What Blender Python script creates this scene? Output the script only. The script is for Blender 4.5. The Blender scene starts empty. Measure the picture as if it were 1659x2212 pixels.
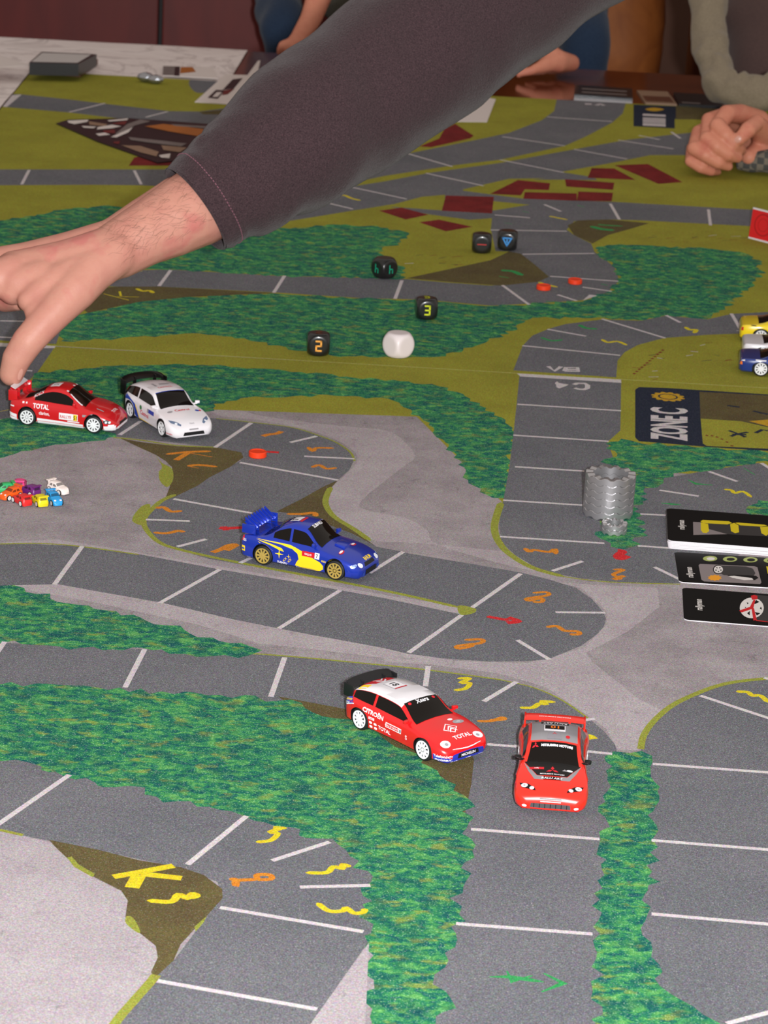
import bpy, bmesh, math, random
import numpy as np
from mathutils import Vector, Matrix, noise
from mathutils.bvhtree import BVHTree
from mathutils.geometry import delaunay_2d_cdt

sc = bpy.context.scene
C = bpy.context.collection
PI = math.pi
random.seed(7)
MM = 0.001
Z0 = 0.7475                       # top of the play mats (m)

# ------------------------------------------------------------------ camera
FPX, PITCH, ROLL, CAMH = 6000.0, math.radians(18.5), math.radians(3.05), 0.520
Fv = Vector((0, math.cos(PITCH), -math.sin(PITCH)))
_U0 = Vector((0, math.sin(PITCH), math.cos(PITCH)))
_R0 = Vector((1, 0, 0))
Rv = _R0 * math.cos(ROLL) + _U0 * math.sin(ROLL)
Uv = _U0 * math.cos(ROLL) - _R0 * math.sin(ROLL)
CAM = Vector((0, 0, Z0 + CAMH))
cd = bpy.data.cameras.new('camera')
cam = bpy.data.objects.new('camera', cd)
C.objects.link(cam)
cam.matrix_world = Matrix(((Rv.x, Uv.x, -Fv.x, CAM.x), (Rv.y, Uv.y, -Fv.y, CAM.y), (Rv.z, Uv.z, -Fv.z, CAM.z), (0, 0, 0, 1)))
cd.sensor_fit = 'VERTICAL'
cd.sensor_height = 24.0
cd.lens = FPX / 2212 * 24.0
cd.clip_start = 0.05
cd.dof.use_dof = True
cd.dof.focus_distance = 1.40
cd.dof.aperture_fstop = 27.0
sc.camera = cam

# ------------------------------------------------------------------ light
sc.view_settings.view_transform = 'Standard'
sc.view_settings.look = 'None'
sc.view_settings.gamma = 1.0
sc.view_settings.use_curve_mapping = False
sc.view_settings.exposure = 0.0
w = bpy.data.worlds.new('room_light')
sc.world = w
w.use_nodes = True
w.node_tree.nodes['Background'].inputs[0].default_value = (1.0, 0.89, 0.80, 1)
w.node_tree.nodes['Background'].inputs[1].default_value = 0.48
fl = bpy.data.lights.new('camera_flash', 'POINT')
fl.energy = 140.0
fl.color = (0.975, 0.985, 1.0)
fl.shadow_soft_size = 0.014
flo = bpy.data.objects.new('camera_flash', fl)
C.objects.link(flo)
flo.location = CAM + Rv * 0.055 + Uv * 0.012

# ------------------------------------------------------------------ helpers
def ray(x, y):
    return Fv + Rv * ((x - 829.5) / FPX) - Uv * ((y - 1106.0) / FPX)
def gp(x, y, z=0.0):
    """photo pixel -> point of the horizontal plane z metres above the mat"""
    d = ray(x, y)
    return CAM + d * ((Z0 + z - CAM.z) / d.z)
def gmm(x, y):
    p = gp(x, y)
    return (p.x * 1000, p.y * 1000)
def dp(x, y, depth):
    """point on a pixel's ray at a given distance along the view axis"""
    return CAM + ray(x, y) * depth

def srgb(r, g, b, a=1.0):
    def c(v):
        v /= 255.0
        return v / 12.92 if v <= 0.04045 else ((v + 0.055) / 1.055) ** 2.4
    return (c(r), c(g), c(b), a)

def link(o, parent=None):
    C.objects.link(o)
    if parent is not None:
        o.parent = parent
    return o
def tag(o, label=None, cat=None, group=None, kind=None):
    if label: o['label'] = label
    if cat: o['category'] = cat
    if group: o['group'] = group
    if kind: o['kind'] = kind
    return o
def empty(name, loc=(0, 0, 0), rz=0.0, scale=1.0):
    o = bpy.data.objects.new(name, None)
    o.empty_display_size = 0.01
    o.location = loc
    o.rotation_euler = (0, 0, rz)
    o.scale = (scale,) * 3
    return link(o)
def obj(name, verts, faces, mat, parent=None, smooth=False):
    me = bpy.data.meshes.new(name)
    me.from_pydata([tuple(v) for v in verts], [], faces)
    mats = mat if isinstance(mat, (list, tuple)) else [mat]
    for m in mats:
        me.materials.append(m)
    if smooth:
        me.shade_smooth()
    me.update()
    return link(bpy.data.objects.new(name, me), parent)
def bobj(name, bm, mat, parent=None, smooth=False, angle=None):
    me = bpy.data.meshes.new(name)
    bm.normal_update()
    bm.to_mesh(me)
    bm.free()
    for m in (mat if isinstance(mat, (list, tuple)) else [mat]):
        me.materials.append(m)
    if smooth:
        me.shade_smooth()
        if angle: me.set_sharp_from_angle(angle=math.radians(angle))
    return link(bpy.data.objects.new(name, me), parent)
def frames(P):
    """tangent + two normals along a polyline"""
    out = []
    n = len(P)
    ref = None
    for i in range(n):
        t = (P[min(i + 1, n - 1)] - P[max(i - 1, 0)])
        t = t.normalized() if t.length > 1e-9 else Vector((1, 0, 0))
        if ref is None:
            ref = Vector((0, 0, 1)) if abs(t.z) < 0.9 else Vector((1, 0, 0))
        a = (ref - t * ref.dot(t)).normalized()
        ref = a
        out.append((t, a, t.cross(a)))
    return out
def tube_bm(bm, P, radii, seg=10, flat=1.0, cap=True):
    P = [Vector(p) for p in P]
    fr = frames(P)
    rings = []
    for p, (t, a, b), r in zip(P, fr, radii):
        ra, rb = (r if isinstance(r, tuple) else (r, r * flat))
        rings.append([bm.verts.new(p + a * (ra * math.cos(2 * PI * k / seg)) + b * (rb * math.sin(2 * PI * k / seg))) for k in range(seg)])
    for i in range(len(rings) - 1):
        for k in range(seg):
            bm.faces.new((rings[i][k], rings[i][(k + 1) % seg], rings[i + 1][(k + 1) % seg], rings[i + 1][k]))
    if cap:
        bm.faces.new(rings[0][::-1]); bm.faces.new(rings[-1])
def box_bm(bm, x0, x1, y0, y1, z0, z1, bevel=0.0, M=None):
    vs = [bm.verts.new(Vector(v)) for v in ((x0, y0, z0), (x1, y0, z0), (x1, y1, z0), (x0, y1, z0), (x0, y0, z1), (x1, y0, z1), (x1, y1, z1), (x0, y1, z1))]
    fs = [bm.faces.new([vs[i] for i in q]) for q in ((0, 3, 2, 1), (4, 5, 6, 7), (0, 1, 5, 4), (1, 2, 6, 5), (2, 3, 7, 6), (3, 0, 4, 7))]
    if bevel:
        es = list({e for f in fs for e in f.edges})
        r = bmesh.ops.bevel(bm, geom=es, offset=bevel, segments=2, affect='EDGES', profile=0.6)
        vs = list({v for f in r['faces'] for v in f.verts} | {v for v in vs if v.is_valid})
    if M is not None:
        bmesh.ops.transform(bm, matrix=M, verts=[v for v in vs if v.is_valid])
def lathe_bm(bm, prof, seg=24, axis='Z', M=None, caps=True):
    """prof: list of (radius, height)"""
    rings = []
    allv = []
    for r, h in prof:
        ring = []
        for k in range(seg):
            a = 2 * PI * k / seg
            v = (r * math.cos(a), r * math.sin(a), h) if axis == 'Z' else (r * math.cos(a), h, r * math.sin(a))
            ring.append(bm.verts.new(v))
        rings.append(ring); allv += ring
    for i in range(len(rings) - 1):
        for k in range(seg):
            bm.faces.new((rings[i][k], rings[i][(k + 1) % seg], rings[i + 1][(k + 1) % seg], rings[i + 1][k]))
    if caps and prof[0][0] > 1e-6: bm.faces.new(rings[0][::-1])
    if caps and prof[-1][0] > 1e-6: bm.faces.new(rings[-1])
    if M is not None: bmesh.ops.transform(bm, matrix=M, verts=allv)
def text_mesh(body, size=1.0, align='CENTER', shear=0.0, spacing=1.0, bold=0.0):
    """flat lettering as (verts2d, faces), height ~ size, centred"""
    cu = bpy.data.curves.new('lettering', 'FONT')
    cu.body = body
    cu.align_x = 'LEFT'
    cu.size = 1.0
    cu.shear = shear
    cu.space_character = spacing
    cu.offset = bold
    cu.resolution_u = 3
    o = bpy.data.objects.new('lettering', cu)
    C.objects.link(o)
    dg = bpy.context.evaluated_depsgraph_get()
    me = bpy.data.meshes.new_from_object(o.evaluated_get(dg))
    V = [(v.co.x, v.co.y) for v in me.vertices]
    Fc = [tuple(p.vertices) for p in me.polygons]
    bpy.data.objects.remove(o); bpy.data.curves.remove(cu); bpy.data.meshes.remove(me)
    xs = [v[0] for v in V]; ys = [v[1] for v in V]
    cx, cy, h = (min(xs) + max(xs)) / 2, (min(ys) + max(ys)) / 2, max(ys) - min(ys)
    s = size / h
    return [((x - cx) * s, (y - cy) * s) for x, y in V], Fc, (max(xs) - min(xs)) * s

# ------------------------------------------------------------------ materials
_mats = {}
def principled(name, color, rough=0.5, metal=0.0, spec=0.5, coat=0.0, sub=0.0, emit=None):
    if name in _mats: return _mats[name]
    m = bpy.data.materials.new(name)
    m.use_nodes = True
    b = m.node_tree.nodes['Principled BSDF']
    b.inputs['Base Color'].default_value = color
    b.inputs['Roughness'].default_value = rough
    b.inputs['Metallic'].default_value = metal
    b.inputs['Specular IOR Level'].default_value = spec
    b.inputs['Coat Weight'].default_value = coat
    b.inputs['Coat Roughness'].default_value = 0.08
    if sub:
        b.inputs['Subsurface Weight'].default_value = sub
        b.inputs['Subsurface Radius'].default_value = (0.006, 0.003, 0.0015)
        b.inputs['Subsurface Scale'].default_value = 1.0
    _mats[name] = m
    return m
class NT:
    """small node-tree writer"""
    def __init__(s, m):
        s.t = m.node_tree; s.n = s.t.nodes; s.l = s.t.links
        s.bsdf = s.n['Principled BSDF']
    def node(s, typ, **kw):
        n = s.n.new(typ)
        for k, v in kw.items():
            if k.startswith('i_'):
                n.inputs[int(k[2:])].default_value = v
            else: setattr(n, k, v)
        return n
    def coords(s, scale=(1000, 1000, 1000), rot=(0, 0, 0)):
        tc = s.node('ShaderNodeTexCoord'); mp = s.node('ShaderNodeMapping')
        mp.inputs['Scale'].default_value = scale
        mp.inputs['Rotation'].default_value = rot
        s.l.new(tc.outputs['Object'], mp.inputs['Vector'])
        return mp.outputs[0]
    def noise(s, vec, scale, detail=2.0, rough=0.5, out='Fac', dist=0.0):
        n = s.node('ShaderNodeTexNoise')
        n.inputs['Scale'].default_value = scale; n.inputs['Detail'].default_value = detail
        n.inputs['Roughness'].default_value = rough; n.inputs['Distortion'].default_value = dist
        s.l.new(vec, n.inputs['Vector'])
        return n.outputs[out]
    def ramp(s, fac, stops, interp='LINEAR'):
        r = s.node('ShaderNodeValToRGB')
        cr = r.color_ramp; cr.interpolation = interp
        while len(cr.elements) < len(stops): cr.elements.new(0.5)
        for e, (p, c) in zip(cr.elements, stops):
            e.position = p; e.color = c if len(c) == 4 else (*c, 1)
        s.l.new(fac, r.inputs[0])
        return r.outputs[0]
    def mix(s, fac, a, b, mode='MIX'):
        n = s.node('ShaderNodeMix'); n.data_type = 'RGBA'; n.blend_type = mode
        for sock, v in ((n.inputs[0], fac), (n.inputs[6], a), (n.inputs[7], b)):
            if isinstance(v, (int, float)): sock.default_value = v
            elif isinstance(v, tuple): sock.default_value = v
            else: s.l.new(v, sock)
        return n.outputs[2]
    def color(s, c): s.l.new(c, s.bsdf.inputs['Base Color'])
    def bump(s, h, strength=0.3, dist=0.0005):
        b = s.node('ShaderNodeBump'); b.inputs['Strength'].default_value = strength; b.inputs['Distance'].default_value = dist
        s.l.new(h, b.inputs['Height']); s.l.new(b.outputs[0], s.bsdf.inputs['Normal'])
def g1(v): return (v, v, v, 1)

def felt(name, col, col2=None, patch=0.02, sparkle=0.5, grain=0.55, marks=0.0):
    """printed felt: base print, larger tone patches, fibre grain and glints painted as pale specks"""
    m = principled(name, col, rough=0.95, spec=0.15)
    t = NT(m)
    v = t.coords()
    base = col
    if col2 is not None:
        base = t.ramp(t.noise(v, patch, 4, 0.6), [(0.38, col), (0.66, col2)])
    if marks:
        mk = t.ramp(t.noise(v, 0.11, 4, 0.65, dist=1.0), [(0.60, g1(0)), (0.70, g1(marks))])
        base = t.mix(mk, base, tuple(q * 0.45 for q in col[:3]) + (1,))
    gr = t.ramp(t.noise(v, 1.5, 3, 0.75), [(0.30, g1(1 - grain)), (0.5, g1(1.0)), (0.70, g1(1 + 1.3 * grain))])
    c = t.mix(1.0, base, gr, 'MULTIPLY')
    tint = t.ramp(t.noise(v, 0.9, 1, 0.5, out='Color'), [(0.0, g1(0)), (1, g1(1))])
    tn = t.node('ShaderNodeTexNoise'); tn.inputs['Scale'].default_value = 0.8; tn.inputs['Detail'].default_value = 1
    t.l.new(v, tn.inputs['Vector'])
    c = t.mix(0.34, c, t.mix(1.0, c, t.mix(1.0, tn.outputs['Color'], (2, 2, 2, 1), 'MULTIPLY'), 'MULTIPLY'))
    sp = t.ramp(t.noise(v, 1.9, 1.5, 0.6), [(0.64, g1(0)), (0.73, g1(sparkle))])  # specular glints put into the colour as pale specks
    c = t.mix(sp, c, (0.80, 0.76, 0.78, 1))
    t.color(c)
    t.bump(t.noise(v, 1.2, 2), 0.35, 0.0004)
    return m
def foliage_felt(name):
    m = principled(name, srgb(40, 110, 70), rough=0.95, spec=0.15)
    t = NT(m)
    v = t.coords((620, 900, 900), (0, 0, math.radians(2)))
    v2 = t.coords((260, 420, 420))
    a = t.noise(v, 0.23, 5, 0.74, dist=0.5)
    c = t.ramp(a, [(0.36, srgb(16, 78, 84)), (0.46, srgb(28, 106, 84)), (0.53, srgb(54, 134, 80)), (0.63, srgb(94, 160, 86))])
    y = t.ramp(t.noise(v2, 0.30, 3, 0.65), [(0.56, g1(0)), (0.67, g1(0.68))])
    c = t.mix(y, c, srgb(138, 148, 60))
    vm = t.coords()
    c = t.mix(t.ramp(t.noise(vm, 0.075, 3, 0.6), [(0.48, g1(0)), (0.66, g1(0.6))]), c, srgb(16, 74, 74))
    gr = t.ramp(t.noise(vm, 1.5, 3, 0.75), [(0.30, g1(0.5)), (0.5, g1(1.0)), (0.70, g1(1.7))])
    c = t.mix(1.0, c, gr, 'MULTIPLY')
    sp = t.ramp(t.noise(vm, 1.5, 1.5, 0.6), [(0.61, g1(0)), (0.73, g1(0.5))])  # glints painted as pale greenish specks
    c = t.mix(sp, c, (0.62, 0.72, 0.55, 1))
    t.color(c)
    t.bump(t.noise(vm, 1.2, 2), 0.35, 0.0004)
    return m
M_ASPH = felt('felt_asphalt', srgb(97, 98, 103), srgb(107, 106, 111), 0.012, 0.5)
M_STONE = felt('felt_stone', srgb(155, 146, 149), srgb(136, 128, 131), 0.03, 0.55, 0.36, 0.55)
M_OLIVE = felt('felt_olive', srgb(148, 145, 50), srgb(138, 134, 46), 0.02, 0.22, 0.4)
M_DIRT = felt('felt_dirt', srgb(94, 84, 50), srgb(84, 72, 46), 0.03, 0.3, 0.5)
M_FOL = foliage_felt('felt_foliage')
M_WHITE = felt('felt_white_line', srgb(196, 188, 190), None, 0.02, 0.4, 0.3)
M_YEDGE = felt('felt_yellow_edge', srgb(138, 142, 56), None, 0.02, 0.25, 0.45)
M_YEL = felt('felt_yellow_mark', srgb(206, 188, 36), None, 0.02, 0.3, 0.35)
M_ORG = felt('felt_orange_mark', srgb(198, 122, 36), None, 0.02, 0.3, 0.45)
M_RED = felt('felt_red_mark', srgb(192, 40, 44), None, 0.02, 0.3, 0.4)
M_GRN = felt('felt_green_mark', srgb(48, 142, 78), None, 0.02, 0.25, 0.4)
M_HOUSE = felt('felt_house_red', srgb(122, 36, 36), srgb(104, 30, 30), 0.05, 0.15, 0.4)
M_NAVY = felt('felt_navy', srgb(34, 40, 56), None, 0.02, 0.15, 0.5)
M_GOLD = felt('felt_gold', srgb(186, 146, 36), None, 0.02, 0.25, 0.35)
# ------------------------------------------------------------------ printed play mats
def catmull(P, n=6, closed=False):
    out = []
    m = len(P)
    rng = range(m if closed else m - 1)
    for i in rng:
        if closed:
            p0, p1, p2, p3 = P[(i - 1) % m], P[i], P[(i + 1) % m], P[(i + 2) % m]
        else:
            p0, p1, p2, p3 = P[max(i - 1, 0)], P[i], P[i + 1], P[min(i + 2, m - 1)]
        for k in range(n):
            t = k / n
            out.append(tuple(0.5 * (2 * p1[j] + (p2[j] - p0[j]) * t + (2 * p0[j] - 5 * p1[j] + 4 * p2[j] - p3[j]) * t * t
                                    + (3 * p1[j] - p0[j] - 3 * p2[j] + p3[j]) * t ** 3) for j in (0, 1)))
    if not closed: out.append(tuple(P[-1]))
    return out
def Z(ox, oy, s, *pts):
    """points read off an enlarged crop (origin, enlargement) -> photo pixels"""
    return [(ox + x / s, oy + y / s) for x, y in pts]
class Print:
    def __init__(s, outline_mm, base):
        s.polys = [list(outline_mm)]; s.mat = [base]
    def poly(s, m, px, jag=0.0, smooth=False, step=5.0):
        P = [gmm(*p) for p in px]
        if smooth: P = catmull(P, 4, True)
        if jag:
            Q = []
            n = len(P)
            for i in range(n):
                a, b = P[i], P[(i + 1) % n]
                L = math.hypot(b[0] - a[0], b[1] - a[1])
                k = max(1, min(400, int(L / step)))
                nx, ny = (b[1] - a[1]) / (L + 1e-9), -(b[0] - a[0]) / (L + 1e-9)
                for q in range(k):
                    t = q / k
                    d = jag * (random.random() - 0.5) * 1.6
                    if q == 0: d *= 0.4
                    Q.append((a[0] + (b[0] - a[0]) * t + nx * d + (random.random() - .5) * 1.2, a[1] + (b[1] - a[1]) * t + ny * d))
            P = Q
        s.polys.append(P); s.mat.append(m)
    def line(s, m, px, wmm=3.6, smooth=False, taper=False):
        if m is M_YEDGE: wmm *= 0.75
        P = [gmm(*p) for p in px]
        if smooth and len(P) > 2: P = catmull(P, 4)
        n = len(P)
        Lf, Rt = [], []
        for i in range(n):
            a, b = P[max(i - 1, 0)], P[min(i + 1, n - 1)]
            L = math.hypot(b[0] - a[0], b[1] - a[1]) + 1e-9
            nx, ny = -(b[1] - a[1]) / L, (b[0] - a[0]) / L
            h = wmm / 2 * (0.25 if taper and i in (0, n - 1) else 1)
            Lf.append((P[i][0] + nx * h, P[i][1] + ny * h)); Rt.append((P[i][0] - nx * h, P[i][1] - ny * h))
        for i in range(n - 1):
            s.polys.append([Lf[i], Lf[i + 1], Rt[i + 1], Rt[i]]); s.mat.append(m)
    def build(s, name, thick=2.4):
        V, Fc = [], []
        for P in s.polys:
            A = sum(P[i][0] * P[(i + 1) % len(P)][1] - P[(i + 1) % len(P)][0] * P[i][1] for i in range(len(P)))
            if A < 0: P = P[::-1]
            Fc.append(list(range(len(V), len(V) + len(P))))
            V += [Vector(p) for p in P]
        r = delaunay_2d_cdt(V, [], Fc, 1, 1e-3, True)
        v2, e2, f2 = r[:3]
        cen = np.array([[sum(v2[q].x for q in f) / len(f), sum(v2[q].y for q in f) / len(f)] for f in f2])
        own = np.full(len(f2), -1)
        for pi, P in enumerate(s.polys):
            Q = np.array(P)
            ok = np.where((cen[:, 0] > Q[:, 0].min()) & (cen[:, 0] < Q[:, 0].max()) & (cen[:, 1] > Q[:, 1].min()) & (cen[:, 1] < Q[:, 1].max()))[0]
            if not len(ok): continue
            X, Y = cen[ok, 0], cen[ok, 1]
            ins = np.zeros(len(ok), bool)
            for (xa, ya), (xb, yb) in zip(P, P[1:] + P[:1]):
                if ya == yb: continue
                ins ^= ((ya > Y) != (yb > Y)) & (X < (xb - xa) * (Y - ya) / (yb - ya) + xa)
            if pi == 0: own[ok[ins]] = 0
            else:
                k = ok[ins]; own[k[own[k] >= 0]] = pi
        mats = []
        for m in s.mat:
            if m not in mats: mats.append(m)
        verts, faces, mi = [], [], []
        remap = {}
        edge_n = {}
        for f, src in zip(f2, own):
            if src < 0: continue
            idx = []
            for q in f:
                if q not in remap:
                    remap[q] = len(verts)
                    verts.append((v2[q].x * MM, v2[q].y * MM, Z0))
                idx.append(remap[q])
            faces.append(idx); mi.append(mats.index(s.mat[src]))
            for a, b in zip(idx, idx[1:] + idx[:1]):
                k = (min(a, b), max(a, b))
                edge_n[k] = None if k in edge_n else (a, b)
        base = {}
        def low(i):
            if i not in base:
                base[i] = len(verts); x, y, z = verts[i]; verts.append((x, y, Z0 - thick * MM))
            return base[i]
        for k, ab in edge_n.items():
            if ab is None: continue
            a, b = ab
            faces.append([b, a, low(a), low(b)]); mi.append(0)
        o = obj(name, verts, faces, mats)
        o.data.polygons.foreach_set('material_index', mi)
        return o

XL, XR = -405.0, 760.0
YS, YF, YN = 1878.0, 2989.0, 775.0
def seam_y(x): return YS - 0.0 - 0.022 * x
# ---- front mat
fm = Print([(XL, seam_y(XL) - 0.1), (XL, YN), (XR, YN), (XR, seam_y(XR) - 0.1)], M_STONE)
z7 = lambda *p: Z(1060, 780, 2.77, *p)
z5 = lambda *p: Z(1060, 400, 2.77, *p)
z3 = lambda *p: Z(0, 350, 2.765, *p)
z4 = lambda *p: Z(550, 400, 3.016, *p)
zb = lambda *p: Z(0, 1100, 2.0, *p)
zc = lambda *p: Z(0, 1600, 2.0, *p)
zd = lambda *p: Z(830, 1600, 2.0, *p)
ze = lambda *p: Z(830, 1150, 2.0, *p)
zf = lambda *p: Z(250, 820, 1.843, *p)
zz = lambda *p: Z(1360, 820, 5.55, *p)
z2 = lambda *p: Z(830, 0, 2.0, *p)
zt = lambda *p: Z(700, 250, 1.73, *p)
M_SEAM = felt('felt_seam', srgb(168, 166, 96), None, 0.02, 0.3, 0.4)
# paler worn bands in the stone print
M_STONE2 = felt('felt_stone_pale', srgb(168, 159, 162), srgb(158, 148, 152), 0.03, 0.55, 0.33, 0.4)
fm.poly(M_STONE2, zf((390, 90), (560, 140), (760, 170), (960, 190), (1100, 210), (1190, 300), (1140, 350), (980, 480), (1000, 520), (1150, 550), (1240, 600), (1290, 660), (1659, 760), (1659, 700), (1200, 650), (1030, 640), (900, 560), (840, 500), (860, 430), (960, 330), (930, 270), (800, 210), (600, 165), (400, 140)), smooth=True)
fm.poly(M_STONE2, ze((740, 215), (900, 225), (1180, 240), (1190, 320), (1050, 430), (870, 520), (900, 560), (1000, 640), (1100, 720), (1200, 770), (1130, 870), (1100, 940), (1010, 940), (960, 850), (880, 790), (700, 670), (500, 610), (200, 570), (0, 560), (0, 500), (300, 555), (620, 565), (860, 500), (960, 400), (960, 340), (850, 240)))
fm.poly(M_STONE2, [(0, 1172), (120, 1165), (250, 1185), (480, 1225), (700, 1262), (860, 1290), (1000, 1310), (1000, 1335), (830, 1300), (600, 1258), (400, 1222), (200, 1190), (0, 1182)])
fm.poly(M_STONE2, [(0, 1262), (150, 1262), (300, 1290), (500, 1335), (650, 1365), (850, 1402), (900, 1430), (700, 1405), (560, 1390), (430, 1350), (200, 1300), (60, 1275)])
# olive grass at the top
fm.poly(M_OLIVE, [(-900, 690), (2400, 880), (2400, 1120), (1660, 1040), (1340, 1010), (1100, 1100), (1080, 1080), (900, 900), (462, 885), (0, 890), (-900, 830)])
# road under the red and white cars, first bends
fm.poly(M_ASPH, [(-900, 690), (116, 746), (116, 753), (81, 804), (45, 838), (120, 868), (300, 890), (467, 904), (543, 912), (630, 923), (684, 939), (727, 956), (755, 975), (765, 994), (755, 1015), (730, 1037), (695, 1053), (651, 1078), (597, 1105), (640, 1110), (700, 1130), (760, 1146), (787, 1165), (814, 1181), (871, 1192),
                 (880, 1195), (1030, 1220), (1127, 1237), (1180, 1250), (1245, 1270), (1280, 1295), (1303, 1322), (1309, 1336), (1305, 1352), (1290, 1370), (1255, 1395), (1185, 1424), (1140, 1428), (1055, 1429), (955, 1422), (880, 1412),
                 (830, 1400), (650, 1367), (500, 1337), (350, 1302), (225, 1280), (125, 1262), (0, 1265), (-900, 1220), (-900, 1140), (0, 1175), (75, 1175), (175, 1180), (300, 1197), (475, 1230), (625, 1255), (830, 1292), (995, 1327), (1025, 1322), (995, 1312), (830, 1277), (750, 1260), (650, 1240), (525, 1220), (450, 1207), (386, 1188), (337, 1167), (315, 1135), (318, 1108), (342, 1086), (380, 1066),
                 (451, 1032), (521, 994), (464, 966), (320, 950), (251, 943), (0, 905), (-900, 890)])
fm.poly(M_FOL, [(-600, 890), (0, 906), (70, 904), (150, 915), (230, 925), (251, 943), (204, 952), (175, 957), (103, 965), (44, 974), (9, 987), (-100, 990), (-600, 950)], jag=4)
fm.poly(M_FOL, z3((240, 1255),) + [(169, 797), (219, 792), (343, 788), (452, 789), (600, 798), (749, 814), (848, 821), (948, 834), (1014, 861), (1067, 897), (1107, 924), (1110, 957), (1098, 1011), (1096, 1061), (1092, 1078), (1064, 1075), (1015, 1037), (982, 988), (955, 950), (928, 918), (890, 890), (841, 861), (727, 855), (651, 855), (575, 858), (521, 861), (462, 872), (440, 905), (320, 892), (200, 880), (60, 858), (45, 838)], jag=4)
# dirt patches at the bends
fm.poly(M_DIRT, [(258, 946), (304, 955), (386, 964), (464, 966), (521, 977), (526, 988), (500, 1007), (451, 1032), (429, 1048), (380, 1072), (355, 1082), (367, 1051), (372, 1010), (358, 996), (337, 983), (300, 966)])
fm.poly(M_YEDGE, [(337, 985), (350, 1000), (371, 1012), (374, 1035), (362, 1052), (346, 1040), (343, 1020), (350, 1008)], smooth=True)
fm.poly(M_DIRT, [(730, 1037), (695, 1053), (651, 1078), (597, 1105), (640, 1110), (700, 1130), (760, 1152), (809, 1178), (765, 1146), (717, 1116), (702, 1086), (711, 1059)], smooth=False)
fm.line(M_YEDGE, [(715, 1052), (706, 1070), (704, 1090), (722, 1116), (765, 1143), (800, 1168)], 5, True, True)
fm.line(M_YEDGE, [(380, 1068), (352, 1080), (330, 1098), (312, 1120), (315, 1142), (345, 1172), (400, 1190), (520, 1216), (700, 1250), (860, 1282), (1000, 1314)], 4.5, True, True)
fm.poly(M_YEDGE, [(304, 1095), (325, 1090), (318, 1115), (312, 1135), (285, 1124)], smooth=True)
fm.poly(M_YEDGE, [(990, 1308), (1026, 1314), (1024, 1324), (995, 1328)], smooth=True)
fm.line(M_YEDGE, [(0, 1175), (90, 1174), (180, 1181), (300, 1198)], 2.2, True)
fm.line(M_YEDGE, [(467, 904), (543, 912), (630, 923), (684, 939), (727, 956), (757, 977), (766, 996)], 2.0, True)
fm.line(M_YEDGE, [(245, 945), (300, 950), (380, 962), (470, 966)], 3.0, True)
# lane C4 and the bend on the right
fm.poly(M_ASPH, [(1123, 803), (1116, 873), (1109, 938), (1100, 1010), (1087, 1083), (1078, 1130), (1080, 1162), (1089, 1177), (1114, 1200), (1161, 1228), (1190, 1237), (1251, 1249), (1313, 1256), (1385, 1261), (1468, 1260), (1560, 1235), (1605, 1190), (1606, 1184), (2300, 1225), (2300, 1050), (1659, 1011), (1638, 1000), (1529, 1016), (1457, 1029), (1345, 1040), (1312, 955), (1340, 930), (1341, 880), (1342, 814)])
fm.line(M_YEDGE, [(1083, 1085), (1074, 1110), (1068, 1140), (1076, 1168), (1100, 1196), (1150, 1226), (1220, 1246)], 6.0, True, True)
fm.line(M_YEDGE, [(1220, 1246), (1313, 1257), (1470, 1262)], 2.0, True)
fm.poly(M_FOL, [(1306, 957), (1342, 948), (1385, 957), (1518, 965), (1659, 977), (1800, 985), (1800, 1012), (1638, 998), (1583, 1007), (1493, 1018), (1450, 1029), (1425, 1047), (1396, 1062), (1385, 1083), (1374, 1105), (1392, 1126), (1388, 1150), (1374, 1181), (1349, 1186), (1320, 1181), (1291, 1163), (1284, 1155), (1305, 1140), (1318, 1090), (1320, 1033), (1309, 993), (1327, 986)], jag=5)
fm.poly(M_FOL, [(1612, 1106), (1640, 1082), (1800, 1075), (1800, 1125), (1625, 1112)], jag=4)
# zone box
fm.poly(M_NAVY, [(1372, 842), (1380, 836), (1440, 838), (1660, 852), (2000, 873), (2000, 1000), (1659, 974), (1522, 965), (1380, 953), (1372, 945)])
fm.poly(M_DIRT, zz((838, 145), (1659, 190), (2600, 245), (2600, 600), (1659, 560), (1340, 497), (850, 465)))
fm.poly(M_GOLD, zz((1430, 497), (1659, 480), (2200, 500), (2200, 640), (1659, 560)))
fm.poly(M_OLIVE, zz((852, 467), (1340, 499), (1659, 570), (2200, 650), (2600, 700), (2600, 880), (1659, 828), (925, 795), (878, 765)))
for pp in [((1190, 610), (1300, 650), (1420, 630)), ((1210, 680), (1300, 650), (1390, 690)), ((1230, 655), (1400, 660)), ((1510, 640), (1590, 600), (1659, 615)), ((1480, 375), (1580, 400), (1659, 415)), ((1170, 310), (1320, 330))]:
    fm.line(M_NAVY, zz(*pp), 3.0)
for k in range(6):
    fm.line(M_HOUSE, zz((910 + k * 60, 665 + k * k * 5), (945 + k * 60, 672 + k * k * 5)), 2.2)
gc = gmm(*zz((460, 205))[0])
fm.polys.append([(gc[0] + r * math.cos(a), gc[1] + r * math.sin(a)) for k in range(36) for a in (2 * PI * k / 36,) for r in ((11.6 if k % 3 else 9.4),)]); fm.mat.append(M_GOLD)
for r, m in ((6.9, M_NAVY), (5.6, M_GOLD)):
    fm.polys.append([(gc[0] + r * math.cos(2 * PI * k / 24), gc[1] + r * math.sin(2 * PI * k / 24)) for k in range(24)]); fm.mat.append(m)
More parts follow.
